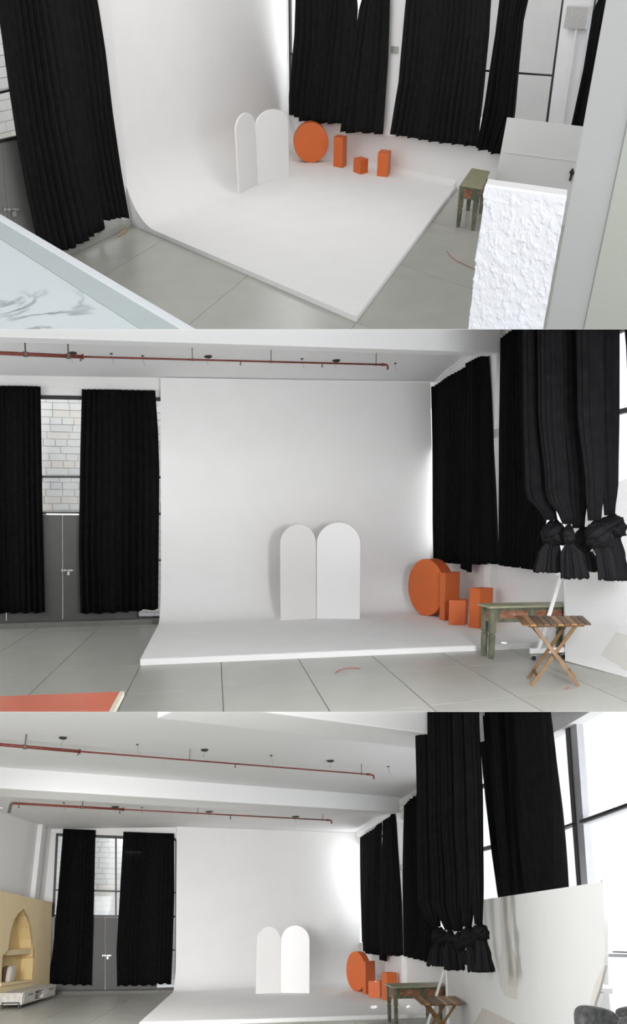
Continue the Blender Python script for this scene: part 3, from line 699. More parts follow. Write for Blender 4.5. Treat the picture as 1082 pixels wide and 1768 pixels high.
pts = [R.fl(u, v, .008) for u, v in ((578, 1162), (584, 1158), (594, 1154), (610, 1153), (622, 1154))]
MB().tube(pts, .005, 5).build(R, 'loose_cord', REDW, label='thin red cord curling on the grey floor of the middle picture', cat='cord')

for (u, v, tq, zq, cn, pw) in ((709, 1077, 1.2, .55, 2.6, 60), (690, 1062, .5, .5, 3, 60), (784, 1104, 3.4, .7, 4, 90), (870, 1110, 4.6, .7, 5, 90), (740, 1105, 3.0, .55, 2.5, 80)):
    sunspot(R, u, v, RA+bdir*tq-RW[1]*.45+Z*zq, cn, pw)
# ================================================================== BOTTOM VIEW (room 3)
R = R3
LW = vplane(R.fl(88, 1716), R.fl(302, 1713)); RA, RB = R.fl(622, 1697), R.fl(830, 1791); RW = vplane(RA, RB)
bl = R.fl(303, 1714)
c_bl = Vector((bl.x, bl.y, R.up(bl, 1427))); c_br = Vector((RA.x, RA.y, R.up(RA, 1438.5)))
c_r = R.pl(720, 1372, RW); CP = ceil_plane(c_bl, c_br, c_r); ceil3 = cz(CP)
bdir = (RB-RA).normalized(); adir = (bl-RA).normalized()
cv, (q_bl, q_br, q_fr, q_fl) = cove(R, (303, 1714.5), (622, 1697.5), (735, 1757), (240, 1773), 1427, 1438.5, .085, .9,
     'white painted infinity cove filling the middle of the bottom picture', utl=305, utr=618.5)
SP = vplane(R.fl(85, 1717.5), R.fl(0, 1741.5)); SW = off(SP, .5)
sa, sb = R.fl(85, 1717.5)+SP[1]*.5, R.fl(0, 1741.5)+SP[1]*.5; ldir = (sb-sa).normalized()
cl = sa+ldir*((LW[0]-sa).dot(LW[1])/ldir.dot(LW[1]))
outl = [cl, RA, RA+bdir*23, Vector((RA.x+bdir.x*23, 1.5, 0)), cl+ldir*24]
floor_tiles(R, outl, [q_bl, q_br, q_fr, q_fl], q_fl, adir*-1.3, (q_fl-q_bl).normalized()*2.6, 12, 12)
lw = slab(R, 'wall_left', [(62, 1408), (304, 1422), (304, 1448), (62, 1437)], LW, .2, WALLP, kind='structure', label='white header wall above the far windows in the bottom picture')
slab(R, 'wall_left', [(60, 1437), (97, 1439), (91, 1716), (60, 1716)], LW, .2, WALLP, kind='structure', label='narrow white wall left of the far window in the bottom picture')
win = thing(R, 'window_1', R.pl(185, 1580, LW), 'black framed far window behind the curtains in the bottom picture', kind='structure')
bars(R, LW, [(97, 1441, 304, 1449.5, 2.4), (93, 1536.5, 304, 1541, 1.3), (91, 1581, 304, 1582.5, 1.7)], win)
bars(R, LW, [(98.5, 1440, 91.5, 1583, 2.0), (200, 1445, 200, 1582, 1.4), (269.5, 1583, 269.5, 1707, 1.4), (303.5, 1450, 303, 1707, 1.2)], win)
bars(R, LW, [(270, 1640, 303, 1640.5, 1.2), (270, 1707, 303, 1706.5, 1.4)], win)
for px in ([(99, 1442), (199, 1446), (199, 1538), (95, 1536)], [(201, 1446), (303, 1449), (303, 1540), (201, 1538)], [(94, 1538), (199, 1540), (199, 1580), (92, 1580)], [(201, 1540), (303, 1542), (303, 1581), (201, 1581)],
           [(271, 1584), (302, 1584), (302, 1639), (271, 1639)], [(271, 1642), (302, 1642), (302, 1706), (271, 1706)]):
    slab(R, 'pane', px, off(LW, .03), .008, GLASS, win)
door = thing(R, 'door_1', R.pl(185, 1712, LW), 'dark grey metal double door between the far curtains in the bottom picture', kind='structure')
for px in ([(91, 1583.5), (181, 1584), (181, 1712.5), (87, 1714)], [(181.8, 1584), (269, 1585), (269, 1709), (181.8, 1711)]):
    slab(R, 'door_leaf', px, off(LW, .01), .05, DOORM, door, bevel=.004)
latch(R, LW, 185, 1650, .75, door)
cu = MB().box(R.fl(86, 1717.5), R.fl(301, 1715)-R.fl(86, 1717.5), LW[1]*.35, Z*.09).build(R, 'trim_1', bpy.data.materials['curb_grey'], kind='structure', label='low grey curb under the far doors in the bottom picture')
slab(R, 'metal_strip', [(90, 1712.3), (300, 1708), (300, 1709.1), (90, 1713.4)], off(LW, -.05), .03, STEEL, cu)
OW = off(LW, 2.2)
stone_wall(R, OW, [(75, 1425), (330, 1425), (330, 1712), (75, 1712)], 30, 11, 'pale stone block wall outside the far window in the bottom picture', 9)
# side wall with the sand-coloured set wall and its arched niche
zt = 5.6
MB().box(cl-ldir*.02, ldir*24, SW[1]*.2, Z*zt).build(R, 'wall_left', WALLP, kind='structure', label='white side wall at the left of the bottom picture')
pa = R.pl(57, 1500, off(SW, 0)); pb = R.pl(64, 1500, off(SW, 0))
a0 = Vector((pa.x, pa.y, 0)); b0_ = Vector((pb.x, pb.y, 0))
MB().box(a0, b0_-a0, -SW[1]*.14, Z*zt).build(R, 'trim_2', WALLP, kind='structure', label='white wall pier beside the sand coloured set wall', bevel=.01)
niche = [(2.5, 1700), (4, 1655), (5, 1650), (14, 1640), (16, 1624), (19, 1605), (24, 1590), (31, 1578), (41, 1569), (49, 1583), (54, 1602), (57, 1622), (57.5, 1637), (60, 1637), (60, 1650), (61, 1655), (58.5, 1694), (30, 1696)]
outline = [(-45, 1528), (90, 1558), (84.8, 1717.5), (-45, 1754.2)]
st = thing(R, 'set_wall', R.fl(40, 1735), 'sand coloured set wall with a pointed arch niche at the left of the bottom picture', 'set wall')
MB().prism([R.pl(u, v, SP) for u, v in outline], SP[1]*.06, [[R.pl(u, v, SP) for u, v in niche]]).build(R, 'front_sheet', BEIGE, st)
nv_ = [R.pl(u, v, SP) for u, v in niche]; bk = [p+SP[1]*.38 for p in nv_]
m_ = MB(); n_ = len(nv_)
m_.add(nv_+bk, [(i, (i+1) % n_, (i+1) % n_+n_, i+n_) for i in range(n_)]+[tuple(range(n_, 2*n_))])
m_.build(R, 'niche_lining', BEIGED, st)
A_, B_ = R.pl(15, 1641, off(SP, .03)), R.pl(57, 1637, off(SP, .03))
slab(R, 'niche_shelf', [(14, 1640.5), (59, 1636.5), (60.5, 1646), (14, 1650)], off(SP, .10), .28, BEIGE, st, bevel=.008)
slab(R, 'niche_ledge', [(2, 1697), (58.5, 1691.5), (58.5, 1695), (2, 1703)], off(SP, -.04), .42, BEIGE, st, bevel=.008)
cc = R.pl(19, 1682, off(SP, .08)); s = (cc-R.C).length/FPX
cu_ = thing(R, 'cushion', cc-Z*13*s, 'pale linen cushion with a brown back leaning in the arch niche', 'cushion')
def pillow(c, w_, h_, d_, tilt, m2, nm):
    rg = []
    for i in range(9):
        a = -1+2*i/8; k = (1-abs(a)**3)**.5 if abs(a) < 1 else 0.02; ring = []
        for j in range(28):
            t = 2*math.pi*j/28; ct, st_ = math.cos(t), math.sin(t)
            e = 1/max(abs(ct), abs(st_))**.75
            ring.append(c+ldir*(ct*e*w_/2*(.62+.38*k)+tilt*st_*e*h_/2)+Z*(st_*e*h_/2*(.62+.38*k))+SP[1]*(a*d_))
        rg.append(ring)
    return MB().loft(rg).build(R, nm, m2, cu_, smooth=True)
pillow(cc, .5, .42, .07, -.15, CUSH, 'cushion_front'); pillow(cc+SP[1]*.09+ldir*.12, .46, .40, .05, -.05, CUSHB, 'cushion_back')
# low white cabinet
ca, cb, cc2 = R.fl(36, 1741), R.fl(88.5, 1724.5), R.fl(5, 1741.5)
xa = (cb-ca); yb_ = (cc2-ca); L_, D_ = xa.length, yb_.length; xa.normalize(); yb_.normalize()
ztop = R.up(ca, 1713.5); zbot = R.up(ca, 1734)
cab = thing(R, 'low_cabinet', ca, 'low whitewashed media cabinet on black metal legs in the bottom picture', 'cabinet')
o0 = ca-xa*.12-yb_*.06
LB, DB = L_+.24, D_+.12; th = .03
MB().box(o0+Z*(ztop-th)-xa*.02-yb_*.02, xa*(LB+.04), yb_*(DB+.04), Z*th).build(R, 'top_board', WWOOD, cab, bevel=.004)
MB().box(o0+Z*zbot, xa*LB, yb_*DB, Z*th).build(R, 'bottom_board', WWOOD, cab, bevel=.004)
MB().box(o0+Z*(zbot+th)+yb_*(DB-.02), xa*LB, yb_*.02, Z*(ztop-zbot-2*th)).build(R, 'back_board', WWOOD, cab)
for s_ in (0, .35, .62, 1):
    MB().box(o0+xa*(s_*(LB-.03))+Z*(zbot+th)+yb_*.012, xa*.03, yb_*(DB-.035), Z*(ztop-zbot-2*th)).build(R, 'side_board', WWOOD, cab)
MB().box(o0+xa*(.36*LB)+Z*((zbot+ztop)/2)+yb_*.03, xa*(.26*LB), yb_*(DB-.06), Z*.02).build(R, 'shelf', WWOOD, cab)
for s0, s1 in ((.02, .345), (.635, .98)):
    dr = MB().box(o0+xa*(s0*LB)+Z*(zbot+th+.005)-yb_*.008, xa*((s1-s0)*LB), yb_*.018, Z*(ztop-zbot-2*th-.01)).build(R, 'door', WWOOD, cab, bevel=.003)
    MB().box(o0+xa*((s0+(s1-s0)*.35)*LB)+Z*(ztop-th-.06)-yb_*.016, xa*((s1-s0)*LB*.4), yb_*.012, Z*.022).build(R, 'handle', FRAME, dr)
for s_ in (.0, L_):
    q = ca+xa*s_; r_ = .03
    MB().box(q, xa*r_, yb_*r_, Z*(zbot)).build(R, 'leg', FRAME, cab); MB().box(q+yb_*(D_-r_), xa*r_, yb_*r_, Z*(zbot)).build(R, 'leg', FRAME, cab)
    MB().box(q+Z*(zbot-.001+(.03 if s_ == 0 else -.03)), xa*r_*-.2-xa*(.13 if s_ == 0 else 0), yb_*D_, Z*.03).build(R, 'leg_rail', FRAME, cab)
    if s_ == 0:
        for yy in (0, D_-r_): MB().box(q-xa*.145+yb_*yy, xa*.03, yb_*r_, Z*(zbot+.06)).build(R, 'leg', FRAME, cab)
# wall spotlight
pl_ = R.pl(1, 1391, off(SW, -.25)); sl = thing(R, 'wall_spotlight', pl_, 'small glowing wall spotlight at the left edge of the bottom picture', 'lamp')
s = (pl_-R.C).length/FPX
MB().tube([pl_-SW[1]*.02, pl_-SW[1]*.035], [4*s, 3.6*s], 18).build(R, 'lamp_lens', LAMPG, sl)
MB().tube([pl_+SW[1]*.25, pl_, pl_-SW[1]*.02], [2*s, 4.6*s, 4.6*s], 18).build(R, 'lamp_housing', STEEL, sl)
sp = bpy.data.lights.new('spot_glow', 'POINT'); sp.energy = 40; sp.color = (.85, .92, 1); sp.shadow_soft_size = .06
so = bpy.data.objects.new('spot_glow', sp); COL.objects.link(so); so.location = R.M @ (pl_-SW[1]*.12)
# ceiling
p_l = cl-adir*-.0
far = [Vector((cl.x-1, cl.y+.1, 0)), c_br, c_br+bdir*22, Vector((cl.x-1, (c_br+bdir*22).y-1, 0))]
MB().prism([on(CP, p) for p in far], Z*.2).build(R, 'ceiling', CEIL, kind='structure', label='white ceiling with two dropped beams in the bottom picture')
BP = (CP[0]-Z*.40, CP[1])
for (x0, y0, x1, y1, dp, lb) in ((-60, 1357.5, 690, 1403, 1.2, 'far shallow white ceiling beam in the bottom picture'), (330, 1213, 860, 1283, 1.0, 'near shallow white ceiling beam at the top of the bottom picture')):
    b0, b1 = R.pl(x0, y0, BP), R.pl(x1, y1, BP)
    bn = Vector((b1.y-b0.y, -(b1.x-b0.x), 0)).normalized(); bn = -bn if bn.y < 0 else bn
    MB().box(b0, b1-b0, bn*dp, Z*.5).build(R, 'trim_3', CEIL, kind='structure', bevel=.02, label=lb)
PP = (CP[0]-Z*.20, CP[1])
pipe_run(R, PP, [(-25, 1283.5, 138, 1297.5, 2.7), (138, 1297.5, 636, 1337, 1.3)], [43, 327, 624], [135, 406], 'upper and nearer red sprinkler pipe in the bottom picture', ((645, 1338.5), None), zc=ceil3)
prun = pipe_run(R, PP, [(24, 1387, 213, 1397.5, 1.9), (213, 1397.5, 566, 1416, 1.1)], [142, 341, 557], [33, 207, 398], 'lower and farther red sprinkler pipe in the bottom picture', ((572, 1416.5), None), zc=ceil3)
A_ = R.pl(25, 1387, PP); s = (A_-R.C).length/FPX
MB().tube([A_, A_+Vector((-4*s, 0, 0)), A_+Vector((-5.5*s, 0, -3*s)), A_+Vector((-7*s, 0, -15*s))], 2.6*s, 10).build(R, 'end_bend', RUST, prun, smooth=True, label='dark end bending down')
sockets(R, CP, [(108.5, 1273, 'round dark ceiling fitting at upper left of the bottom picture'), (353, 1294, 'round dark ceiling fitting above the middle of the nearer pipe in the bottom picture'), (570, 1313, 'round dark ceiling fitting at the right end of the nearer pipe'), (199, 1392.5, 'round dark ceiling fitting at the coupling of the farther pipe'), (361, 1401, 'round dark ceiling fitting halfway along the farther pipe'), (510, 1409.5, 'round dark ceiling fitting at the right end of the farther pipe')],
        [(237, 1285, 'tiny ceiling hook between the two left round fittings of the bottom picture'), (468, 1304, 'tiny ceiling hook between the two right round fittings of the bottom picture'), (670, 1323, 'tiny ceiling hook with curling wire beyond the nearer pipe elbow'), (110, 1386, 'tiny ceiling hook above the left part of the farther pipe'), (245, 1394, 'tiny ceiling hook above the middle of the farther pipe')], 'in the bottom picture')
# right wall
T = lambda u, v: tz(R, u, v, RA, bdir, RW)
sill = T(694, 1640)[1]-.02
tcol0, tcol1 = T(690.5, 1560)[0], T(697.5, 1560)[0]
tmul = T(990, 1400)[0]
wr = wq(-.05, tmul-.4, 0, sill).build(R, 'wall_right', WHITE, kind='structure', label='white low wall under the window curtains in the bottom picture')
wq(-.05, tmul-.4, sill, sill+.035, .22, -.02).build(R, 'window_ledge', WHITE, wr)
wq(tmul-.4, 28, 0, .9).build(R, 'wall_right', WHITE, kind='structure', label='low white parapet under the bright windows at the right of the bottom picture')
hz = T(960, 1262.5)[1]
hz0 = c_br.z-.40
te = 30.0; he = hz0+(hz-hz0)*te/T(960, 1262.5)[0]
hd = MB().prism([RA+Z*hz0, RA+bdir*te+Z*he, RA+bdir*te+Z*(he+1.6), c_br+Z*.1], RW[1]*.2).build(R, 'wall_right', WALLP, kind='structure', label='white strip of wall above the window curtains in the bottom picture')
MB().prism([RA+Z*(c_br.z-.16), RA+bdir*9+Z*(on(CP, RA+bdir*9).z-.16), on(CP, RA+bdir*9), c_br.copy()], -RW[1]*.10).build(R, 'cornice', WHITE, hd)
wq(tcol0, tcol1, 0, 5.6, .35, -.13).build(R, 'trim_3', WHITE, kind='structure', bevel=.01, label='white column between the first two window bays in the bottom picture')
p = R.pl(693, 1497, off(RW, -.14)); MB().cbox(p, bdir*.18, RW[1]*.03, Z*.14).build(R, 'socket_box', STEEL, label='small grey socket box on the white column of the bottom picture', cat='socket', bevel=.006)
wn = thing(R, 'window_2', RA+bdir*2+Z*sill, 'tall black framed windows along the right of the bottom picture', kind='structure')
zb_ = T(977, 1426)[1]; zb2 = T(1041, 1404)[1]
dpt = (R.pl(985, 1400, RW)-R.C).length/FPX
bw = 5.0*dpt
for t0, t1 in ((.05, tcol0), (tcol1, T(880, 1400)[0])):
    hzz = hz0-.02
    for z_ in (sill+.03, zb_, hzz-.06):
        wq(t0, t1, z_-.04, z_+.03, .06, .06).build(R, 'frame_bar', FRAME, wn)
    for t_ in (t0, (t0+t1)/2, t1-.05):
        wq(t_, t_+.05, sill, hzz, .07, .06).build(R, 'frame_bar', FRAME, wn)
    for za, zb in ((sill+.06, zb_-.04), (zb_+.03, hzz-.06)):
        for ta, tb in ((t0+.05, (t0+t1)/2), ((t0+t1)/2+.05, t1-.05)):
            wq(ta, tb, za, zb, .008, .09).build(R, 'pane', GLASS, wn)
PL = off(RW, .08)
MG = mat('mullion_side', (.50, .50, .52), .5, .3, (4, .6, (.56, .56, .58)))
ml = slab(R, 'mullion', [(972, 1215), (978.5, 1215), (1001, 1540), (996, 1540)], PL, .12, FRAME, wn)
slab(R, 'mullion_side', [(978.5, 1215), (992, 1215), (1001, 1340), (1015, 1540), (1001, 1540)], off(PL, .02), .10, MG, wn, label='light grey mullion face')
bars(R, PL, [(945, 1438, 988, 1422, 2.0), (1000, 1418.5, 1100, 1382.5, 2.4), (1057, 1643.5, 1100, 1645, .9)], wn, th=.10)
bars(R, off(PL, .02), [(1000, 1423, 1100, 1387, 1.6), (1050, 1649.5, 1100, 1651, 2.6)], wn, th=.10, m=MG, name='frame_lip')
for px in ([(945, 1255), (974, 1240), (988, 1420), (945, 1436)], [(950, 1441), (988, 1425), (998, 1545), (950, 1560)], [(1000, 1240), (1100, 1180), (1100, 1380), (1006, 1416)], [(1008, 1428), (1100, 1395), (1100, 1640), (1020, 1642)]):
    slab(R, 'pane', px, off(PL, .05), .008, GLASS, wn)
# curtains
GRP3 = 'long black curtains of the bottom picture'
curtain(R, [(109, 1431), (100, 1540), (91, 1640), (83, 1699)], [(165, 1433), (162, 1560), (158, 1701)], LW, 9, 'leftmost black curtain beside the sand coloured wall in the bottom picture', GRP3, seed=11, amp=.05)
curtain(R, [(213, 1436), (207, 1540), (201, 1640), (202, 1702)], [(300.5, 1439), (301, 1540), (298, 1640), (295.5, 1699)], LW, 12, 'black curtain between grey door and white cove in the bottom picture', GRP3, hem=[(0, 0), (.7, 1), (.75, -1), (1, 0)], seed=12, amp=.05)
curtain(R, [(622, 1446), (623, 1540), (624.5, 1600), (626.5, 1641)], [(659, 1420), (657, 1500), (655, 1600), (653, 1648)], RW, 10, 'black window curtain next to the cove corner in the bottom picture', GRP3, seed=13, amp=.07, hem=[(0, 0), (.15, 3), (1, 0)], inset=.16)
curtain(R, [(662, 1417), (659, 1500), (656, 1600), (654, 1650)], [(680, 1404.5), (684, 1430), (690, 1560), (691, 1650)], RW, 7, 'black window curtain with a hanging tail left of the column in the bottom picture', GRP3, seed=14, amp=.07, hem=[(0, 4), (.05, 8), (.26, 9), (.3, 0), (1, 0)], inset=.19)
curtain(R, [(697, 1391), (696, 1500), (697.5, 1650)], [(745, 1350), (750, 1500), (752, 1560), (750, 1663)], RW, 11, 'black window curtain right of the column in the bottom picture', GRP3, seed=15, amp=.07, inset=.2)
P3c = off(RW, -.1)
curtain(R, [(825, 1205), (832, 1300), (840, 1380), (852, 1470), (863, 1535), (867, 1556)], [(943, 1205), (952, 1300), (961, 1400), (968, 1500), (972, 1556)], vplane(R.fl(835, 1831), R.fl(960, 1935)), 13, 'widest black curtain, hanging behind the white board at the right of the bottom picture', GRP3, seed=16, amp=.07, inset=.0)
yk = R.fl(780, 1878).y
KN = [
 ([(718, 748, 1215), (721, 750, 1400), (723, 756, 1560)], (745, 760, 1600), (759, 1618, 14, 15), [(752, 766, 1624), (742, 768, 1644), (738, 772, 1667)], yk, 'leftmost of five in the bottom picture'),
 ([(740, 770, 1215), (742, 772, 1400), (748, 778, 1560)], (769, 782, 1606), (777, 1618, 8, 12), [(771, 781, 1626), (768, 795, 1645), (769, 800, 1674)], yk-.4, 'second from left of five in the bottom picture'),
 ([(762, 790, 1215), (764, 794, 1400), (772, 800, 1560)], (783, 797, 1608), (793, 1626, 11, 15), [(793, 804, 1640), (796, 812, 1652), (798, 815, 1665)], yk-.8, 'middle one of five in the bottom picture'),
 ([(782, 812, 1215), (786, 818, 1400), (795, 818, 1560)], (800, 813, 1600), (810, 1618, 15, 17), [(804, 824, 1628), (806, 830, 1645), (808, 836, 1677)], yk-1.7, 'fourth from left of five in the bottom picture'),
 ([(802, 825, 1215), (808, 832, 1400), (814, 833.5, 1540)], (820, 832, 1596), (829, 1610, 14, 14), [(823, 839, 1622), (824, 846, 1650), (822, 852, 1677)], yk-2.1, 'rightmost of five in the bottom picture')]
for i, (tp, nk, kn, tl, y, lb) in enumerate(KN):
    bundle(R, y, tp, nk, kn, tl, 'black knotted curtain, '+lb, 'knotted curtains of the bottom picture', i+1)
arch(R, (484, 1714), (534, 1715), 1624, 1598, .085, 'white round topped arch panel, right and whiter of the pair in the bottom picture')
arch(R, (442, 1716), (483.4, 1714), 1625, 1600, .085, 'white round topped arch panel, left and fainter of the pair in the bottom picture', m=WALLP)
disc(R, (614, 1711.5), 1642.5, math.radians(28), .20, .085, 'large orange round disc standing on edge in the bottom picture')
crate(R, (626, 1716), (631.5, 1717), (648.5, 1714.5), 1660.5, .085, 'tall narrow orange plinth touching the disc in the bottom picture', group='orange plinths of the bottom picture')
crate(R, (636, 1722.5), (656, 1723), (659, 1720.5), 1694, .085, 'shortest orange plinth, in front of the tall one in the bottom picture', group='orange plinths of the bottom picture')
crate(R, (659, 1726), (669, 1728), (687, 1726.5), 1680, .085, 'wide medium orange plinth behind the green table in the bottom picture', group='orange plinths of the bottom picture')
green_table(R, (682, 1772), (780, 1768), (669, 1764), 1703, 'worn green console table with red drawers in the bottom picture')
zt_ = R.up(R.fl(770, 1840), 1733)
folding_table(R, [(727, 1733.5), (805, 1732.5), (787, 1719.5), (711, 1719.5)], .74, [(737, 1809), (795, 1810), (729, 1796), (781, 1795)], 'brown slatted wooden folding table in the bottom picture')
# rolling board
gl, gr = R.fl(770, 1768), R.fl(1040, 2055)
P = vplane(gl, gr)
bd = thing(R, 'rolling_board', gl, 'large white board with water stains at the right of the bottom picture', 'board')
slab(R, 'board_sheet', [(769, 1563), (1040, 1522.5), (1042.5, 1600), (1043, 1650), (1042, 1667), (1033, 1705), (1025, 1730), (1019, 1765), (1016, 1815), (769, 1790)], P, .03, BOARD, bd)
slab(R, 'water_stain', [(861, 1549.5), (884, 1546), (884, 1640), (891, 1660), (893, 1700), (894, 1725), (885, 1725), (870, 1718), (862, 1700), (859, 1665), (866, 1640)], off(P, -.004), .004, STAIN, bd, label='long pale brown water stain')
slab(R, 'water_stain', [(880, 1650), (884, 1637), (891, 1662), (893, 1690), (893, 1706), (876, 1700), (876, 1672)], off(P, -.008), .004, STAIND, bd, label='darker brown water stain')
slab(R, 'paper_patch', [(832, 1740), (850, 1748), (890, 1768), (930, 1800), (815, 1800), (818, 1768)], off(P, -.006), .006, STAIND, bd, label='beige patch low on the board')
slab(R, 'torn_edge', [(1041, 1667), (1044, 1667), (1034, 1708), (1026, 1732), (1019, 1766), (1016, 1766), (1018, 1735), (1026, 1700)], off(P, -.02), .02, STAIN, bd, label='frayed lower edge')
yb = R.fl(752, 1774).y
stick((768, 1668), (736, 1775), .05, bd, 'strut', y=yb)
stick((770.5, 1675), (773, 1775), .055, bd, 'post', y=yb)
stick((727, 1782), (778, 1780), .075, bd, 'base_rail', y=yb)
yE = R.fl(1030, 1960).y
# white easel behind the board, right edge
ea = thing(R, 'white_easel', R.atd(1040, 1768, yE), 'white trestle showing behind the right end of the stained board', 'trestle')
stick((1041, 1520), (1046, 1700), .04, ea, 'post', y=yE)
stick((1038, 1712), (1020, 1768), .05, ea, 'front_leg', y=yE)
stick((1041, 1707), (1047, 1768), .10, ea, 'rear_leg', BOARD, y=yE+.1)
stick((1022, 1711), (1056, 1711), .05, ea, 'shelf_rail', y=yE)
# dark upholstered chair backs
def chair_back(px, v0, v1, y, rx, label, m_, tilt=0):
    c = R.atd(px, (v0+v1)/2, y); s = (R.atd(px+1, v0, y)-R.atd(px, v0, y)).length; root = thing(R, 'padded_chair', Vector((c.x, y, 0)), label, 'chair', group='dark padded chairs at the lower right corner')
    w_, h_ = rx*2*s, (v1-v0)*s; rg = []
    for i in range(11):
        a = -1+.2*i; k = (1-abs(a)**2.6)**.5 if abs(a) < 1 else .03; ring = []
        for j in range(40):
            t = 2*math.pi*j/40; ct, st_ = math.cos(t), math.sin(t); e = (abs(ct)**3.2+abs(st_)**3.2)**(-1/3.2)
            x = ct*e*w_/2*(.8+.2*k); z = st_*e*h_/2*(.8+.2*k)
            ring.append(c+Vector((x, a*.09, z-tilt*x)))
        rg.append(ring)
    MB().loft(rg).build(R, 'backrest', m_, root, smooth=True)
    MB().cbox(c-Z*(h_*.5+.02)+Vector((0, -.28, 0)), (w_*1.0, 0, 0), (0, .5, 0), (0, 0, .09)).build(R, 'seat', m_, root, bevel=.03)
    zs = c.z-h_*.5-.06
    for sx in (-1, 1):
        for sy in (0, -.5):
            q = Vector((c.x+sx*w_*.42, y+sy, 0)); MB().tube([q, q+Z*zs], .016, 8).build(R, 'leg', FRAME, root)
chair_back(1032.5, 1741, 1800, 6.2, 38, 'scuffed dark padded chair at the lower right, nearest the white board', VINYL, .16)
chair_back(1100, 1738, 1756, 6.9, 35, 'grey topped padded chair cut by the right edge, upper of the two there', VINYLG, -.1)
chair_back(1102, 1757, 1800, 5.4, 31, 'black padded chair cut by the lower right corner', VINYL, .0)

for (u, v, tq, zq, cn, pw) in ((604, 1721, 2, .6, 2.2, 90), (584, 1711, .8, .5, 2.4, 90), (645, 1738, 5.5, .7, 3, 110), (706, 1742, 8.0, .7, 3.5, 110)):
    sunspot(R, u, v, RA+bdir*tq-RW[1]*.45+Z*zq, cn, pw)

# ================================================================== TOP VIEW (room 1)
R = R1
BLp, BRp, FRp, FLp = (222, 386), (500, 264), (787, 327.5), (615, 556.5)
RA, RB = R.fl(*BRp), R.fl(790, 328.5); RW = vplane(RA, RB); bdir = (RB-RA).normalized()
bl = R.fl(*BLp); LW = vplane(R.fl(120, 436), R.fl(222, 388)); adir = (bl-RA).normalized()
cv, (q_bl, q_br, q_fr, q_fl) = cove(R, BLp, BRp, FRp, FLp, -60, -60, .085, 1.15, 'white painted infinity cove with its raised floor in the top picture', rs=.2)
lft = R.fl(-60, 521); rgt = RA+bdir*24
outl = [lft, bl, RA, rgt, Vector((rgt.x, 3, 0)), Vector((-7, 3, 0))]
floor_tiles(R, outl, [q_bl, q_br, q_fr, q_fl], q_fl+(q_fl-q_bl).normalized()*0, (q_fl-q_bl).normalized()*3.0, (q_fr-q_fl).normalized()*3.2, 12, 10)
# left wall
win = thing(R, 'window_1', R.pl(5, 240, LW), 'black framed window at the left edge of the top picture', kind='structure')
bars(R, LW, [(-45, 171, 60, 146, 2.0), (-45, 254, 90, 224, 2.8), (-45, 20, 160, -22, 3)], win)
for px in ([(-45, 15), (110, -18), (110, 133), (-45, 170)], [(-45, 173), (110, 137), (110, 217), (-45, 251)]):
    slab(R, 'pane', px, off(LW, .03), .008, GLASS, win)
door = thing(R, 'door_1', R.pl(20, 440, LW), 'grey metal door behind the marble ledge in the top picture', kind='structure')
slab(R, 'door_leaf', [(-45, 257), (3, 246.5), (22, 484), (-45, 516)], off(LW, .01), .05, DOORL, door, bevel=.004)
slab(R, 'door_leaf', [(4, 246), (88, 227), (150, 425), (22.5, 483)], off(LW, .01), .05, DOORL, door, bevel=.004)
latch(R, LW, 24, 362, 1.5, door)
slab(R, 'pane', [(150, 215), (205, 205), (224, 384), (172, 408)], off(LW, .05), .01, GLASS, win)
bars(R, LW, [(152, 415, 222, 383, 2.2)], win)
bars(R, LW, [(140, 240, 176, 410, 2)], win)
tr = MB().box(R.fl(95, 452), R.fl(228, 392)-R.fl(95, 452), LW[1]*.55, Z*.12).build(R, 'trim_1', mat('curb_light', (.40, .40, .36), .5, .3, (6, .6, (.34, .34, .31))), kind='structure', bevel=.01, label='low pale curb under the left curtain in the top picture')
lw = slab(R, 'wall_left', [(165, -40), (185, -40), (226, 386), (218, 388)], off(LW, -.05), .2, WALLP, kind='structure', label='narrow white wall edge beside the left curtain in the top picture')
stone_wall(R, off(LW, 2.4), [(-60, 20), (70, -20), (70, 330), (-60, 380)], 18, 5, 'pale stone wall outside the left window in the top picture', 3)
MB().cbox(R.fl(212, 401, .02), R.fl(219, 398)-R.fl(206, 404), (.0, .35, 0), Z*.03).build(R, 'cardboard_piece', CARD, label='small piece of brown cardboard on the floor by the left curtain', cat='cardboard')
GRP1 = 'black curtains of the top picture'
curtain(R, [(-10, -20), (0, 50), (15, 150), (30, 240), (50, 340), (75, 452)], [(160, -20), (165, 5), (178, 90), (190, 190), (205, 290), (220, 376)], LW, 15, 'long black curtain at the left of the top picture', GRP1, seed=21, m=BLACKL, amp=.09, inset=.22, hem=[(0, 0), (.56, 0), (.62, -4), (.69, 1), (.74, -17), (.80, -9), (.85, -14), (.9, -6), (.95, -8), (1, 0)])
# right wall
T = lambda u, v: tz(R, u, v, RA, bdir, RW)
sill = T(667, 222)[1]; hz = 6.5
wr = wq(-.05, 22, 0, sill).build(R, 'wall_right', WHITE, kind='structure', label='white low wall behind the orange shapes in the top picture')
wq(-.05, 22, sill, sill+.035, .22, -.02).build(R, 'window_ledge', WHITE, wr)
slab(R, 'trim_2', [(672, -40), (705, -40), (680, 236), (659, 233)], off(RW, -.14), .4, WHITE, kind='structure', label='white wall pier between the two curtained bays of the top picture')
p = R.pl(681, 86, off(RW, -.16)); MB().cbox(p, bdir*.22, RW[1]*.03, Z*.13).build(R, 'socket_box', STEEL, label='small grey socket box on the white pier of the top picture', cat='socket', bevel=.006)
wn = thing(R, 'window_2', RA+bdir*3+Z*sill, 'tall black framed windows behind the curtains of the top picture', kind='structure')
PL = off(RW, .06)
bars(R, PL, [(500, 93, 672, 110, 1.6), (705, 113, 965, 131.5, 1.6), (1000, 133, 1085, 139, 1.6)], wn)
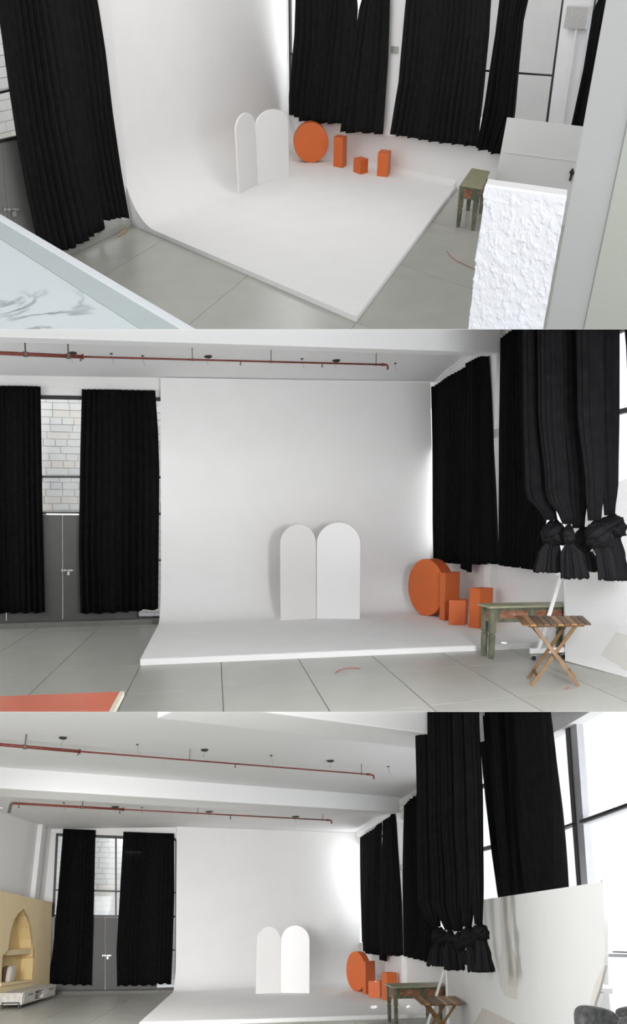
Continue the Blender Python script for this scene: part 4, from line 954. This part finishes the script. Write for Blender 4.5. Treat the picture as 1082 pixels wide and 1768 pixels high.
bars(R, PL, [(498.5, -40, 501, 196, 1.6), (975.5, -30, 939, 245, 2.0), (1029, -30, 984, 240, 2.2), (835, -30, 815, 250, 1.4)], wn)
slab(R, 'trim_3', [(978, -40), (1027, -40), (983, 250), (941, 250)], off(RW, -.05), .30, mat('pier_white', (.74, .74, .76), .6, .3, (3, .6, (.68, .68, .70))), kind='structure', label='white square pier between the two open windows of the top picture')
MB().cbox(R.pl(997, 30, off(RW, -.12)), bdir*.5, RW[1]*.12, Z*.35).build(R, 'junction_box', STEEL, label='grey junction box high on the square pier of the top picture', cat='box', bevel=.01)
p0, p1 = R.pl(995, 50, off(RW, -.12)), R.pl(968, 235, off(RW, -.10))
MB().tube([p0, p1], .02, 8).build(R, 'conduit', WHITE, label='thin white conduit below the grey junction box', cat='pipe')
for px in ([(502, -40), (672, -40), (664, 108), (502, 92)], [(502, 95), (664, 111), (660, 231), (502, 195)], [(705, -40), (833, -40), (825, 119), (697, 111)], [(697, 115), (824, 123), (815, 252), (680, 236)],
           [(838, -40), (973, -40), (955, 129), (826, 121)], [(826, 125), (955, 133), (940, 262), (817, 252)], [(1031, -40), (1090, -40), (1080, 136), (1006, 131)], [(1004, 137), (1080, 142), (1060, 245), (988, 240)]):
    slab(R, 'pane', px, off(PL, .03), .008, GLASS, wn)
ow = off(RW, 3.2)
slab(R, 'exterior_wall', [(800, -90), (1000, -90), (1000, 215), (800, 200)], ow, .2, STONE, kind='structure', label='pale building wall outside the open window of the top picture')
curtain(R, [(513, -15), (511, 60), (504, 130), (500.5, 160), (500, 196)], [(614, -15), (617, 12), (608, 120), (596, 215)], RW, 11, 'black curtain above the orange disc in the top picture', GRP1, seed=22, m=BLACKL, amp=.10, inset=.25, hem=[(0, 0), (.2, 8), (.45, 9), (.7, 3), (1, 0)])
curtain(R, [(628, -15), (619, 14), (602, 120), (588, 228)], [(671, -15), (668, 100), (660, 231)], RW, 6, 'narrow black curtain above the tall orange block in the top picture', GRP1, seed=23, m=BLACKL, amp=.09, inset=.30)
curtain(R, [(702, -15), (696, 60), (688, 140), (673, 232)], [(850, -15), (845, 60), (835, 150), (822, 254)], RW, 15, 'widest black window curtain of the top picture, over the short block side', GRP1, seed=24, m=BLACKL, amp=.10, inset=.25, hem=[(0, 0), (.4, 1), (1, 0)])
curtain(R, [(863, -15), (855, 60), (838, 180), (824, 256)], [(914, -15), (903, 36), (897, 100), (888, 200), (864, 267)], RW, 7, 'black curtain touching the grey board in the top picture', GRP1, seed=25, m=BLACKL, amp=.10, inset=.25)
curtain(R, [(1040, -15), (1026, 18), (1010, 120), (989, 217)], [(1075, -15), (1060, 18), (1040, 120), (1015, 222)], RW, 4, 'sliver of black curtain beside the right edge post of the top picture', GRP1, seed=26, m=BLACKL, amp=.08, inset=.25)
# shapes
arch(R, (445, 318.5), (499, 307), 216, 189, .085, 'white round topped arch panel facing forward in the top picture')
arch(R, (413, 334), (444, 319), 222, 195, .085, 'white round topped arch panel seen nearly edge on in the top picture', m=WALLP)
disc(R, (537, 281), 211.5, math.radians(93), .30, .085, 'large orange round disc under the curtain in the top picture')
G1 = 'orange plinths of the top picture'
crate(R, (575, 287.3), (590.5, 290.5), (598, 285.7), 238.5, .085, 'tallest narrow orange plinth right of the disc in the top picture', group=G1)
crate(R, (609.4, 296.7), (621.4, 301.5), (634.8, 298.2), 277, .085, 'smallest cube like orange plinth in the top picture', group=G1)
crate(R, (650.3, 304), (668.2, 306.2), (673.2, 299.5), 265.5, .085, 'rightmost orange plinth, medium height, in the top picture', group=G1)
# green table seen from its end
A, B, C = R.fl(792.5, 366.5), R.fl(817.5, 373.5), R.fl(814, 327)
root = thing(R, 'console_table', A, 'worn green console table beside the rough white post in the top picture', 'table')
H = .80; x = (B-A); y = (C-A); W, D = x.length, y.length; xn, yn = x.normalized(), y.normalized()
tp = [R.fl(u, v, H) for u, v in ((794.5, 318), (831.5, 324.5), (845.5, 295.5), (814, 290))]
MB().prism([p_-Z*.035 for p_ in tp], Z*.035).build(R, 'table_top', GREENT, root, bevel=.006)
lg = .09; cs = [lerp(lerp(tp[0], tp[1], a_), lerp(tp[3], tp[2], a_), b_) for a_, b_ in ((.08, .04), (.80, .04), (.80, .92), (.08, .92))]
for c_ in cs:
    rg = [[Vector((c_.x+dx*k, c_.y+dy*k, zz)) for dx, dy in ((-1, -1), (1, -1), (1, 1), (-1, 1))] for zz, k in ((0, .034), (.05, .036), (.3, .045), (.34, .046), (.345, .036), (.37, .036), (.375, .05), (H-.036, .05))]
    MB().loft(rg).build(R, 'leg', GREENP, root)
for i_, (a_, b_) in enumerate(((0, 1), (1, 2), (2, 3), (3, 0))):
    p_, q_ = cs[a_], cs[b_]; dn = (q_-p_).normalized(); nn = Vector((dn.y, -dn.x, 0)); mid = (p_+q_)/2; cen = (cs[0]+cs[2])/2
    if (mid-cen).dot(nn) < 0: nn = -nn
    e = MB().box(Vector((p_.x, p_.y, H-.25))+nn*.02, q_-p_, nn*.02, Z*.21).build(R, 'apron', GREENP, root)
    n_ = 1 if i_ in (0, 2) else 2
    for k in range(n_):
        s0, s1 = (k+.24)/n_, (k+.76)/n_
        dr = MB().box(Vector((p_.x, p_.y, H-.215))+(q_-p_)*s0+nn*.04, (q_-p_)*(s1-s0), nn*.012, Z*.14).build(R, 'inset_panel', DRAWR, root, label='worn red inset panel')
# grey board beyond, rough white post, near wall post, marble ledge
gb = R.fl(850, 366); P = vplane(gb, R.fl(1010, 396)); 
bd = thing(R, 'rolling_board', gb, 'light grey board standing behind the rough white post in the top picture', 'board')
slab(R, 'board_sheet', [(875, 203), (1040, 223), (1010, 430), (846, 360)], P, .04, BOARD, bd)
slab(R, 'board_sheet', [(862.5, 273), (868, 274), (858, 330), (854, 330)], off(P, .01), .03, BOARD, bd)
slab(R, 'seam_batten', [(870, 262.2), (1035, 283), (1035, 284), (870, 263.2)], off(P, -.01), .01, BOARD, bd)
slab(R, 'black_clip', [(987, 291), (989, 300), (985, 306), (983.5, 313), (981.5, 312), (984, 301), (982, 298)], off(P, -.06), .05, RUBBER, bd, label='small black clamp')
zt = 3.3
tl_, tr_, bk_, bl_ = R.fl(838, 322, zt), R.fl(977.5, 342, zt), R.fl(979, 337, zt), R.fl(842, 313, zt)
xv = tr_-tl_; yv_ = bl_-tl_
NX, NZ = 90, 170; Hh = 2.3; vs_, fs_ = [], []
xn = xv.normalized(); nn = Vector((xn.y, -xn.x, 0)); nn = nn if nn.y < 0 else -nn
for j in range(NZ+1):
    for i in range(NX+1):
        p_ = tl_+xv*(i/NX)-Z*(Hh*j/NZ)
        q = p_*22; d = noise.noise(q)+.6*noise.noise(q*2.1)+.35*noise.noise(q*4.3)
        e = max(0, d+.15)*.012
        if i in (0, NX): p_ = p_+xn*(e*(-.6 if i == 0 else .6))
        f = min(1, j/6)
        vs_.append(p_+nn*e*(.3+.7*f))
K = len(vs_); back = [tl_+yv_, tr_+yv_, tr_+yv_-Z*Hh, tl_+yv_-Z*Hh]
W_ = NX+1
for j in range(NZ):
    for i in range(NX): a = j*W_+i; fs_.append((a, a+1, a+W_+1, a+W_))
vs_ += back
fs_.append(tuple(range(0, W_))+(K+1, K)); fs_.append(tuple(NZ*W_+i for i in range(NX, -1, -1))+(K+3, K+2))
fs_.append(tuple(j*W_ for j in range(NZ, -1, -1))+(K, K+3)); fs_.append(tuple(j*W_+NX for j in range(NZ+1))+(K+2, K+1)); fs_.append((K, K+1, K+2, K+3))
ptop = thing(R, 'plaster_post', (tl_+bk_)/2-Z*Hh, 'rough white plastered post top at the lower right of the top picture', 'post')
MB().add(vs_, fs_).build(R, 'plaster_body', PLAST, ptop, smooth=False)
MB().prism([tl_+Z*.0-nn*.0, tr_, tr_+yv_*1.02, tl_+yv_*1.02], Z*.012).build(R, 'top_cap', WHITE, ptop)
q = R.fl(985, 330, R.h-1.18); y0 = q.y
cA = Vector((q.x, q.y, 0)); dR = Vector((.9, -.25, 0)).normalized(); dB = Vector((.55, .83, 0)).normalized()
MB().box(cA, dR*2.2, dB*.5, Z*6.0).build(R, 'trim_4', GPOST, kind='structure', bevel=.01, label='broad grey white wall post at the right edge of the top picture')
MB().box(cA+dR*.27-dB*.03, dR*1.9, dB*.04, Z*6.0).build(R, 'trim_5', GRPOST, kind='structure', bevel=.008, label='pale greenish facing on the wall post at the right edge of the top picture')
zt = 3.4
le = thing(R, 'marble_ledge', R.fl(120, 520, zt-.06), 'pale veined marble ledge across the lower left corner of the top picture', 'ledge')
def strip(px, z1, z0, nm, m_): return MB().prism([R.fl(u, v, z1)-Z*(z1-z0) for u, v in px], Z*(z1-z0)).build(R, nm, m_, le, bevel=.004)
strip([(-60, 333.5), (420, 616), (404, 622), (-60, 344.5)], zt, zt-.09, 'rim_strip', mat('ledge_rim_light', (.60, .62, .64), .4, .4, (8, .6, (.54, .57, .59))))
strip([(-60, 345.5), (404, 623), (330, 624), (-60, 372)], zt-.004, zt-.08, 'border_band', BANDM)
strip([(-60, 373), (329, 624), (-60, 640)], zt-.002, zt-.08, 'marble_slab', MARBLE)
pts = [R.fl(u, v, .01) for u, v in ((771, 433), (777, 442), (787, 450), (798, 455), (809, 460), (818, 464))]
MB().tube(pts, .005, 5).build(R, 'loose_cord', REDW, label='thin red cord on the grey floor left of the rough white post', cat='cord')

MB().box(Vector((-16, 4, 7.2)), Vector((30, 0, 0)), Vector((0, 30, 0)), Z*.2).build(R, 'ceiling', CEIL, kind='structure', label='white ceiling above the top picture')

for (u, v, tq, zq, cn, pw) in ((581, 308, 5.0, .7, 2.4, 70), (738, 323, 9.5, .7, 2.2, 70), (760, 334, 10.5, .7, 4.5, 90), (735, 335, 9.8, .6, 2.0, 70)):
    sunspot(R, u, v, RA+bdir*tq-RW[1]*.45+Z*zq, cn, pw)

# ================================================================== added boards that part the three studios and keep their light apart, trimming, lights
def wedge(v):
    c2, s2 = math.cos(TH2), math.sin(TH2); b = (PY-v)/FPX
    d = Vector((0, c2+b*s2, -s2+b*c2)).normalized(); n = Vector((1, 0, 0)).cross(d).normalized()
    return d, (n if n.z > 0 else -n)      # normal points up
d1, n1 = wedge(568.5); d2, n2 = wedge(1229.0)
bpy.context.view_layer.update()
def trim(o, keep_above=None, keep_below=None):
    M = o.matrix_world; cs = [M @ Vector(c)-CAM for c in o.bound_box]; todo = []
    for pl_, sgn in ((keep_above, 1), (keep_below, -1)):
        if pl_ is None: continue
        mn = min(sgn*c.dot(pl_) for c in cs)
        if mn < 0: todo.append((pl_, sgn, max(sgn*c.dot(pl_) for c in cs)))
    for pl_, sgn, mx in todo:
        if mx <= 0: return True
    if todo:
        if o.data.users > 1: o.data = o.data.copy()
        I = M.inverted(); bm = bmesh.new(); bm.from_mesh(o.data)
        for pl_, sgn, mx in todo:
            n = (M.to_3x3().transposed() @ (pl_*-sgn)).normalized()
            g = bmesh.ops.bisect_plane(bm, geom=bm.verts[:]+bm.edges[:]+bm.faces[:], plane_co=I @ (CAM+pl_*sgn*.0003), plane_no=n, clear_outer=True)
            ed = [e for e in g['geom_cut'] if isinstance(e, bmesh.types.BMEdge)]
            if ed and len(ed) < 400: bmesh.ops.holes_fill(bm, edges=ed, sides=0)
        n_ = len(bm.verts); bm.to_mesh(o.data); bm.free()
        return n_ == 0
    return False
dead = []
for o in list(bpy.data.objects):
    if o.type != 'MESH' or o.name not in ROOMOF: continue
    k = ROOMOF[o.name].key
    if trim(o, n1 if k == 1 else (n2 if k == 2 else None), None if k == 1 else (n1 if k == 2 else n2)): dead.append(o)
for o in dead:
    if not o.children: bpy.data.objects.remove(o)
PART = mat('partition_board', (.78, .78, .78), .8, .1, (1, .6, (.74, .74, .74)))
for i, (d, n) in enumerate(((d1, n1), (d2, n2))):
    a = CAM+d*2.5; b = CAM+d*46; m_ = []
    me = bpy.data.meshes.new('partition'); w0, w1 = 3.0, 24.0; e0, e1 = .0001, .004
    vs_ = [a+Vector((-w0, 0, 0))+n*e0, a+Vector((w0, 0, 0))+n*e0, b+Vector((w1, 0, 0))+n*e1, b+Vector((-w1, 0, 0))+n*e1]
    vs_ += [a+Vector((-w0, 0, 0))-n*e0, a+Vector((w0, 0, 0))-n*e0, b+Vector((w1, 0, 0))-n*e1, b+Vector((-w1, 0, 0))-n*e1]
    me.from_pydata(vs_, [], [(0, 1, 2, 3), (7, 6, 5, 4), (0, 4, 5, 1), (1, 5, 6, 2), (2, 6, 7, 3), (3, 7, 4, 0)])
    me.materials.append(PART); o = bpy.data.objects.new('trim_%d' % (8+i), me); COL.objects.link(o)
    o['kind'] = 'structure'; o['label'] = 'thin white board added to part the %s' % ('top picture from the middle one' if i == 0 else 'middle picture from the bottom one')
